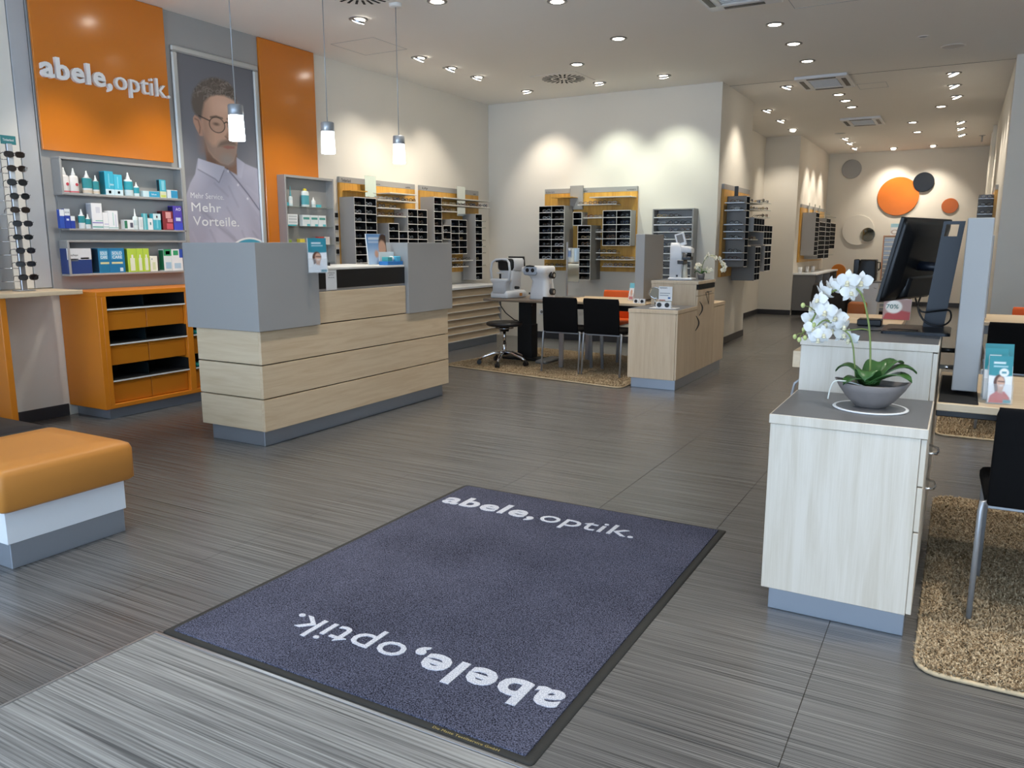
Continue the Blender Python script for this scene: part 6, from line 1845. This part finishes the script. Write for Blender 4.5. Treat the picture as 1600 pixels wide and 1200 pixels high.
for p in [(-0.506, 3.113, 1.141), (-0.505, 3.164, 1.045), (-0.539, 3.18, 1.014), (-0.517, 3.148, 1.007), (-0.494, 3.132, 1.017), (-0.468, 3.152, 1.066)]:
    part('bud', MB().ball(L(p), 0.008, 0.008, 0.010, 10, 7), M_BUD, t)
    near = min((Vector(q) for q in s1[8:]), key=lambda q: (q - Vector(p)).length)
    part('bud_stalk', MB().tube([L(near), L((near + Vector(p)) / 2 + Vector((0, 0, 0.006))), L(p)], 0.0016, 5), M_STEM, t)
for az, ln, wd, ri, dr in ((R(176), 0.135, 0.085, 0.085, 0.035), (R(220), 0.12, 0.08, 0.04, 0.03), (R(265), 0.10, 0.09, 0.085, 0.05), (R(75), 0.11, 0.08, 0.10, 0.03), (R(8), 0.175, 0.09, 0.09, 0.03), (R(-18), 0.17, 0.095, 0.065, 0.03), (R(38), 0.15, 0.08, 0.105, 0.03)):
    leaf_obj(t, (0.0, 0.0, 0.0), az, ln, wd, ri, dr)
part('air_root', MB().tube([L(p) for p in smooth_path([(-0.275, 3.13, 0.85), (-0.33, 3.10, 0.868), (-0.372, 3.09, 0.868), (-0.386, 3.085, 0.84), (-0.392, 3.083, 0.80)])], 0.0028, 6), pm('root_white', '#e2e4dc', rough=.6), t)
# second, smaller orchid on the maple console
t = thing('orchid', 'cream orchid on the raised maple console beside the lensmeter', 'orchid', (-2.345, 8.14, 1.0005))
part('pot', MB().lathe([(0.0005, 0), (0.03, 0), (0.036, 0.04), (0.038, 0.06), (0.034, 0.06), (0.030, 0.045), (0.0005, 0.045)], n=18), M_BOWL, t)
st = [[(0, 0, 0.04), (0.005, 0, 0.12), (0.03, 0, 0.20), (0.08, 0, 0.245), (0.15, 0, 0.235), (0.21, 0, 0.18), (0.235, 0, 0.12)], [(-0.005, 0, 0.04), (0.0, 0.0, 0.09), (0.04, 0, 0.105), (0.10, 0, 0.10)], [(0, 0, 0.1), (-0.03, 0, 0.13), (-0.06, 0, 0.13)]]
for s_ in st:
    part('stem', MB().tube(smooth_path(s_), 0.003, 6), M_STEM, t)
PET_SAVE = PET
PET = make_petals(pm('orchid_petal_cream', '#e4ddc8', rough=0.5, var=0.06, vscale=30))
for p in [(0.06, 0, .25), (0.10, .01, .235), (0.14, -.01, .22), (0.18, 0, .215), (0.20, -.01, .185), (0.22, .01, .16), (0.235, 0, .13), (0.23, -.01, .10), (0.04, .01, .215), (-0.03, 0, .145), (-0.06, 0, .12), (-0.05, 0, .15), (0.06, 0, .11), (0.10, 0, .095), (0.08, -.01, .08)]:
    blossom(t, p, rb_.uniform(-0.8, 0.8), rb_.uniform(-0.3, 0.5), rb_.uniform(0.7, 0.95))
PET = PET_SAVE
for az, ln in ((R(200), 0.08), (R(-30), 0.09), (R(80), 0.07)):
    leaf_obj(t, (0, 0, 0.045), az, ln, 0.03, 0.05, 0.03)

# monitor
t = thing('monitor', 'black monitor seen from behind on a stand with carry handle', 'monitor', (-0.12, 4.0, 0.9853))
ob2 = Vector((-0.12, 4.0, 0.9853))
dirv = Vector((0.172, 0.53, 0)).normalized()
upv = Vector((0.225, 0, 0.974))
upv = (upv - dirv * upv.dot(dirv)).normalized()
nv_ = dirv.cross(upv).normalized()         # back of the screen, towards +X
Mm = Matrix((dirv, nv_, upv)).transposed().to_4x4()
Mm.translation = Vector((-0.186, 4.085, 1.297)) - ob2
part('screen_frame', MB().box(-0.278, 0.278, -0.012, 0.006, -0.187, 0.187, b=0.003).xf(Mm), M_BLACK, t)
part('back_shell', MB().loft([[(x, y, z) for x, z in rrect(w_, h_, 0.02, 3)] for y, w_, h_ in ((0.006, 0.55, 0.366), (0.018, 0.50, 0.32), (0.03, 0.34, 0.22))]).xf(Mm), M_BLACK, t)
part('port_cover', MB().loft([[(x, y, z - 0.12) for x, z in rrect(w_, h_, 0.01, 2, 0.06, 0)] for y, w_, h_ in ((0.01, 0.36, 0.12), (0.045, 0.30, 0.085))]).xf(Mm), M_BLACK, t)
part('display_panel', MB().box(-0.268, 0.268, -0.0135, -0.012, -0.172, 0.178).xf(Mm), M_NAVYP, t)
part('base_plate', MB().loft([[(x, y, z) for x, y in rrect(0.265, 0.34, 0.02, 3, -0.03, -0.085)] for z in (0.0, 0.010)], smooth=False), M_NAVYP, t)
part('base_edge', MB().loft([[(x, y, z) for x, y in rrect(0.255, 0.33, 0.02, 3, -0.03, -0.085)] for z in (0.010, 0.013)], smooth=False), M_BLACK, t)
cb, ct = Vector((0.030, 0.03, 0.012)), Vector((0.076, 0.03, 0.48))
hw = 0.042
def colpt(q, sx, sy):
    c_ = cb.lerp(ct, q)
    return (c_.x + sx, c_.y + sy, c_.z)
st_ = MB()
for (q0, q1, a0, a1) in ((0, 0.86, -hw, hw), (0.86, 0.97, -hw, -hw + 0.012), (0.86, 0.97, hw - 0.022, hw), (0.97, 1.0, -hw, hw)):
    r0 = [colpt(q0, a0, -0.014), colpt(q0, a1, -0.014), colpt(q0, a1, 0.02), colpt(q0, a0, 0.02)]
    r1 = [colpt(q1, a0, -0.014), colpt(q1, a1, -0.014), colpt(q1, a1, 0.02), colpt(q1, a0, 0.02)]
    st_.loft([r0, r1], smooth=False)
part('stand_column', st_, M_NAVYP, t)
part('neck_arm', MB().cyl((-0.055, 0.06, 0.285), (0.06, 0.04, 0.275), 0.022), M_NAVYP, t)
part('cable', MB().tube(smooth_path([(-0.03, 0.02, 0.15), (-0.035, -0.04, 0.10), (0.0, -0.05, 0.04), (0.06, -0.05, 0.025), (0.095, -0.03, 0.05), (0.09, 0.0, 0.09), (0.05, -0.02, 0.09), (-0.02, -0.04, 0.085), (-0.05, 0.0, 0.14)]), 0.004, 6), M_BLACK, t)
part('cable', MB().tube(smooth_path([(-0.02, -0.20, 0.016), (-0.12, -0.19, 0.016), (-0.18, -0.18, 0.004), (-0.30, -0.17, 0.004)]), 0.0025, 6), M_BLACK, t)
t = thing('docking_station', 'flat black docking box behind the monitor base', 'docking station', (-0.36, 4.09, 0.9853))
part('case', bx(-0.05, 0.055, -0.045, 0.045, 0.002, 0.032, b=0.004), M_BLACK, t)
part('foot_pad', bx(-0.045, 0.05, -0.04, 0.04, 0, 0.002), M_BLACKM, t)

# ------------------------------------------------------------------ desk beside the console
t = thing('consulting_table', 'pale desk with black inlay beside the storefront console', 'table', (0.9, 3.83, 0))
part('table_top', bx(-0.94, 1.0, -0.43, 0.43, 0.735, 0.765, b=0.003), M_MAPLE_X, t)
part('black_inlay', bx(-0.935, -0.80, -0.41, 0.30, 0.765, 0.767, b=0.0005), M_BLACKM, t)
part('frame_bar', bx(-0.94, 0.98, -0.04, 0.02, 0.64, 0.70, b=0.004), M_STEELP, t)
part('frame_rail', bx(-0.94, 0.98, -0.36, -0.33, 0.70, 0.735, b=0.003), M_BLACK, t)
for sx in (0.94,):
    for sy in (-0.36, 0.36):
        part('leg', bx(sx - 0.025, sx + 0.025, sy - 0.02, sy + 0.02, 0.027, 0.735, b=0.003), M_ALU, t)
t = thing('privacy_panel', 'tall blue-grey privacy slab between monitor and desk', 'panel', (0.05, 3.9, 0.7673))
part('slab', bx(-0.045, 0.045, -0.30, 0.30, 0.018, 0.70, b=0.003), M_GREY, t)
part('foot', bx(-0.03, 0.03, -0.18, 0.2, 0.0, 0.018, b=0.002), M_BLACK, t)
for y_, z_ in ((-0.22, 0.10), (-0.22, 0.17), (0.1, 0.13)):
    part('mounting_rod', MB().cyl((-0.095, y_, z_), (-0.045, y_, z_), 0.009), M_CHROME if z_ < .15 else M_BLACK, t)
def paint_woman2(p, w_, h_):
    paint_woman(p, w_, h_, '#c2402e', '#2f8f98')
    p.ell(w_ * .15, h_ * .66, w_ * .2, h_ * .085, '#f4f6f6')
    p.rect(w_ * .05, w_ * .25, h_ * .64, h_ * .68, '#3a8f9a')
leaflet('brochure_holder', 'clear holder with teal woman-portrait leaflet on the desk front', (0.168, 3.475, 0.7655), R(10), 0.078, 0.185, paint_woman2, 'brochure', R(12))
leaflet('brochure_holder', 'second clear leaflet holder behind the portrait leaflet', (0.155, 3.545, 0.7655), R(10), 0.078, 0.205, lambda p, w_, h_: paint_woman(p, w_, h_, '#d8dde2', '#2f8f98'), 'brochure', R(12))
leaflet('brochure_holder', 'rearmost taller leaflet holder with teal cover on the desk', (0.165, 3.62, 0.7655), R(10), 0.10, 0.215, lambda p, w_, h_: paint_woman(p, w_, h_, '#e8ecef', '#2a8a94'), 'brochure', R(10))
c3 = copy_tree(ch0)
c3.location = (0.345, 3.175, 0.022)
c3.rotation_euler = (0, 0, 0.03)
c3['label'] = 'black slim chair at the storefront desk, cut by the picture edge'

# ------------------------------------------------------------------ second desk group farther back
t = thing('consulting_table', 'brown-edged desk behind the black chair near the passage', 'table', (0.95, 7.5, 0))
part('table_top', bx(-0.83, 0.85, -0.40, 0.40, 0.742, 0.772, b=0.003), M_MAPLE_X, t)
part('frame_bar', bx(-0.8, 0.82, -0.03, 0.03, 0.64, 0.742, b=0.003), M_STEELP, t)
for sx in (-0.78, 0.78):
    for sy in (-0.33, 0.33):
        part('leg', bx(sx - 0.025, sx + 0.025, sy - 0.02, sy + 0.02, 0.027, 0.742, b=0.003), M_ALU, t)
c4 = copy_tree(ch0)
c4.location = (0.40, 6.64, 0.022)
c4.rotation_euler = (0, 0, 0)
c4['label'] = 'black chair at the farther desk beside the passage wall'
chair_proto('chair', 'dark orange chair on the far side of the farther desk', M_ORCLOTH, (0.62, 8.25, 0.022), PI)
t = thing('privacy_panel', 'slim grey privacy slab behind the blue-grey one at the farther desk', 'panel', (0.17, 7.5, 0.7725))
part('slab', bx(-0.03, 0.03, -0.28, 0.28, 0.018, 0.66, b=0.003), M_GREY, t)
part('foot', bx(-0.025, 0.025, -0.18, 0.18, 0.0, 0.018, b=0.002), M_BLACK, t)
t, b = console('console_cabinet', 'maple console of the farther desk half hidden behind the orchid', -0.86, -0.36, 6.5, 6.95, 7.05, 7.4, 0.77, 0.775, 0.77, M_MAPLE_X, M_MAPLE_V)
chair_proto('chair', 'orange chair before the farther console, only its back top visible', M_ORCLOTH, (-0.50, 6.05, 0.0), 0)
def paint_offer(p, w_, h_):
    p.rect(-w_, w_, 0, h_, '#a58a86')
    p.poly([(-w_ * .5, 0), (w_ * .5, 0), (w_ * .5, h_ * .4), (0, h_ * .5), (-w_ * .4, h_ * .3)], '#a83a38')
    p.ell(-w_ * .12, h_ * .62, w_ * .3, h_ * .3, '#eef2f2')
t = leaflet('offer_sign', 'small offer sign with white circle reading percent on farther console', (-0.42, 6.9, 0.7708), R(-8), 0.2, 0.17, paint_offer, 'sign', R(10), holder=False)
line_of_text('70%', t, pm('offer_print', '#5a8f98', var=0), (-0.075, -0.004, 0.09), AX_FRONT, 0.09, 0.035, 0.02, name='printed_text')

# ------------------------------------------------------------------ far end of the passage
YW = 19.6
def disc(x, z, r, mat_, label, off=0.0, name='wall_disc'):
    t = thing(name, label, 'wall disc', (x, YW, z), 0, 'round discs on the far wall')
    rings = []
    for y, rr in ((-0.012 - off, r), (-0.028 - off, r), (-0.032 - off, r - 0.006)):
        rings.append([(rr * math.cos(2 * PI * k / 48), y, rr * math.sin(2 * PI * k / 48)) for k in range(48)])
    part('face', MB().loft(rings, smooth=False), mat_, t)
    part('spacer', MB().cyl((0, -0.0125 - off, 0), (0, 0, 0), min(0.05, r * .4)), M_GREYD, t)
disc(-2.335, 3.00, 0.205, M_GREY, 'pale grey disc high on the far wall')
disc(-1.35, 2.38, 0.412, pm('disc_orange', '#d8741c', rough=.3), 'largest orange disc on the far wall')
disc(-0.872, 2.665, 0.205, pm('black_disc', '#16181c', rough=.3), 'black disc overlapping the largest orange one', 0.022)
disc(-0.336, 2.155, 0.158, pm('dull_orange_disc', '#c8692a', rough=.35), 'small orange disc beside the black one')
disc(-2.11, 1.66, 0.335, M_WALL, 'large white disc on the far wall')
disc(-1.898, 1.558, 0.152, M_MIRROR, 'small round mirror overlapping the white disc', 0.022)
disc(-2.46, 0.74, 0.16, M_ORANGEM, 'small orange disc low beside the low cabinet')

t = thing('drawer_tower', 'tall grey drawer tower standing before the far wall', 'cabinet', (-1.10, 17.35, 0))
part('body', bx(-0.27, 0.27, -0.33, 0.35, 0.05, 1.515, b=0.003), pm('tower_side', '#a8988c', rough=.5), t)
part('plinth', bx(-0.25, 0.25, -0.30, 0.33, 0, 0.05), M_BLACKM, t)
part('frame_edge', MB().box(-0.27, -0.25, -0.345, -0.33, 0.05, 1.515).box(0.25, 0.27, -0.345, -0.33, 0.05, 1.515).box(-0.25, 0.25, -0.345, -0.33, 1.495, 1.515), pm('copper_edge', '#c08a66', rough=.45), t)
for k in range(17):
    z = 0.07 + k * 0.0835
    d = part('drawer', bx(-0.248, 0.248, -0.338, -0.331, z, z + 0.077), M_STEELP, t)
    part('drawer_lip', bx(-0.24, 0.24, -0.347, -0.338, z + 0.055, z + 0.075), M_OFFW, d)
def paint_glasses_ad(p, w_, h_):
    p.rect(-w_, w_, h_ * .7, h_, '#a8d4e2')
    p.ell(w_ * .15, h_ * .3, w_ * .18, h_ * .16, '#8a6a50', ring=w_ * .04)
    p.ell(-w_ * .25, h_ * .3, w_ * .18, h_ * .16, '#8a6a50', ring=w_ * .04)
leaflet('picture_card', 'pale card with spectacles picture on the drawer tower', (-1.12, 17.2, 1.5155), 0, 0.3, 0.23, paint_glasses_ad, 'card', R(6), holder=False)

t = thing('side_cabinet', 'white cabinet under the coffee machine in the passage', 'cabinet', (-1.42, 15.2, 0))
part('body', bx(-0.22, 0.20, -0.2, 0.25, 0.06, 0.70, b=0.003), M_WHITEP, t)
part('plinth', bx(-0.20, 0.18, -0.18, 0.23, 0, 0.06), M_BLACKM, t)
part('top_board', bx(-0.23, 0.24, -0.22, 0.26, 0.70, 0.722, b=0.003), M_GREYD, t)
d = part('door', bx(-0.21, 0.19, -0.212, -0.201, 0.08, 0.69, b=0.002), M_WHITEP, t)
part('handle', MB().tube([(0.13, -0.212, 0.62), (0.13, -0.235, 0.61), (0.17, -0.235, 0.60), (0.17, -0.212, 0.60)], 0.004, 6), M_CHROME, d)
t = thing('coffee_machine', 'glossy black coffee machine on the white cabinet', 'coffee machine', (-1.46, 15.2, 0.7225))
part('body', MB().loft([[(x, y, z) for x, y in rrect(w_, 0.30, 0.03, 3, ox_, 0)] for z, w_, ox_ in ((0, 0.34, 0.0), (0.05, 0.36, 0.0), (0.12, 0.31, 0.03), (0.34, 0.27, 0.04), (0.37, 0.25, 0.04))]), M_BLACK, t)
part('water_tank', bx(-0.19, -0.10, -0.12, 0.12, 0.06, 0.37, b=0.01), pm('dark_tank', '#0a1016', rough=.12, var=.05), t)
part('control_dial', MB().cyl((0.04, -0.152, 0.075), (0.04, -0.165, 0.075), 0.035, n=18), M_CHROME, t)
part('side_handle', MB().tube([(0.17, -0.05, 0.32), (0.225, -0.05, 0.32), (0.23, -0.05, 0.22), (0.20, -0.05, 0.18)], 0.012, 7), M_BLACK, t)
part('steam_pipe', MB().cyl((0.175, -0.06, 0.08), (0.20, -0.06, 0.22), 0.007), M_CHROME, t)
t = thing('tub_chair', 'dark rounded tub chair in the passage', 'chair', (-2.02, 15.2, 0))
def tub(z, w_, d_):
    return [(x, y, z) for x, y in rrect(w_, d_, 0.12, 5)]
part('shell', MB().loft([tub(0.03, 0.5, 0.5), tub(0.06, 0.56, 0.54), tub(0.4, 0.6, 0.56), tub(0.62, 0.56, 0.54), tub(0.66, 0.5, 0.48), tub(0.62, 0.42, 0.40), tub(0.42, 0.40, 0.38)]), pm('dark_felt', '#3a3634', rough=.9), t)
part('seat_cushion', MB().loft([tub(0.36, 0.42, 0.4), tub(0.44, 0.42, 0.4), tub(0.46, 0.36, 0.34)]), M_CLOTH, t)
part('plinth', MB().cyl((0, 0, 0), (0, 0, 0.03), 0.2, n=20), M_BLACKM, t)
t = thing('stool_cube', 'small orange-brown upholstered cube stool in the passage', 'stool', (-1.48, 14.5, 0))
part('cushion', MB().loft([[(x, y, z) for x, y in rrect(w_, w_, 0.03, 3)] for z, w_ in ((0.04, 0.26), (0.06, 0.28), (0.36, 0.28), (0.39, 0.24))]), pm('brown_leather', '#a35a22', rough=.5), t)
part('foot', bx(-0.11, 0.11, -0.11, 0.11, 0, 0.04), M_BLACKM, t)
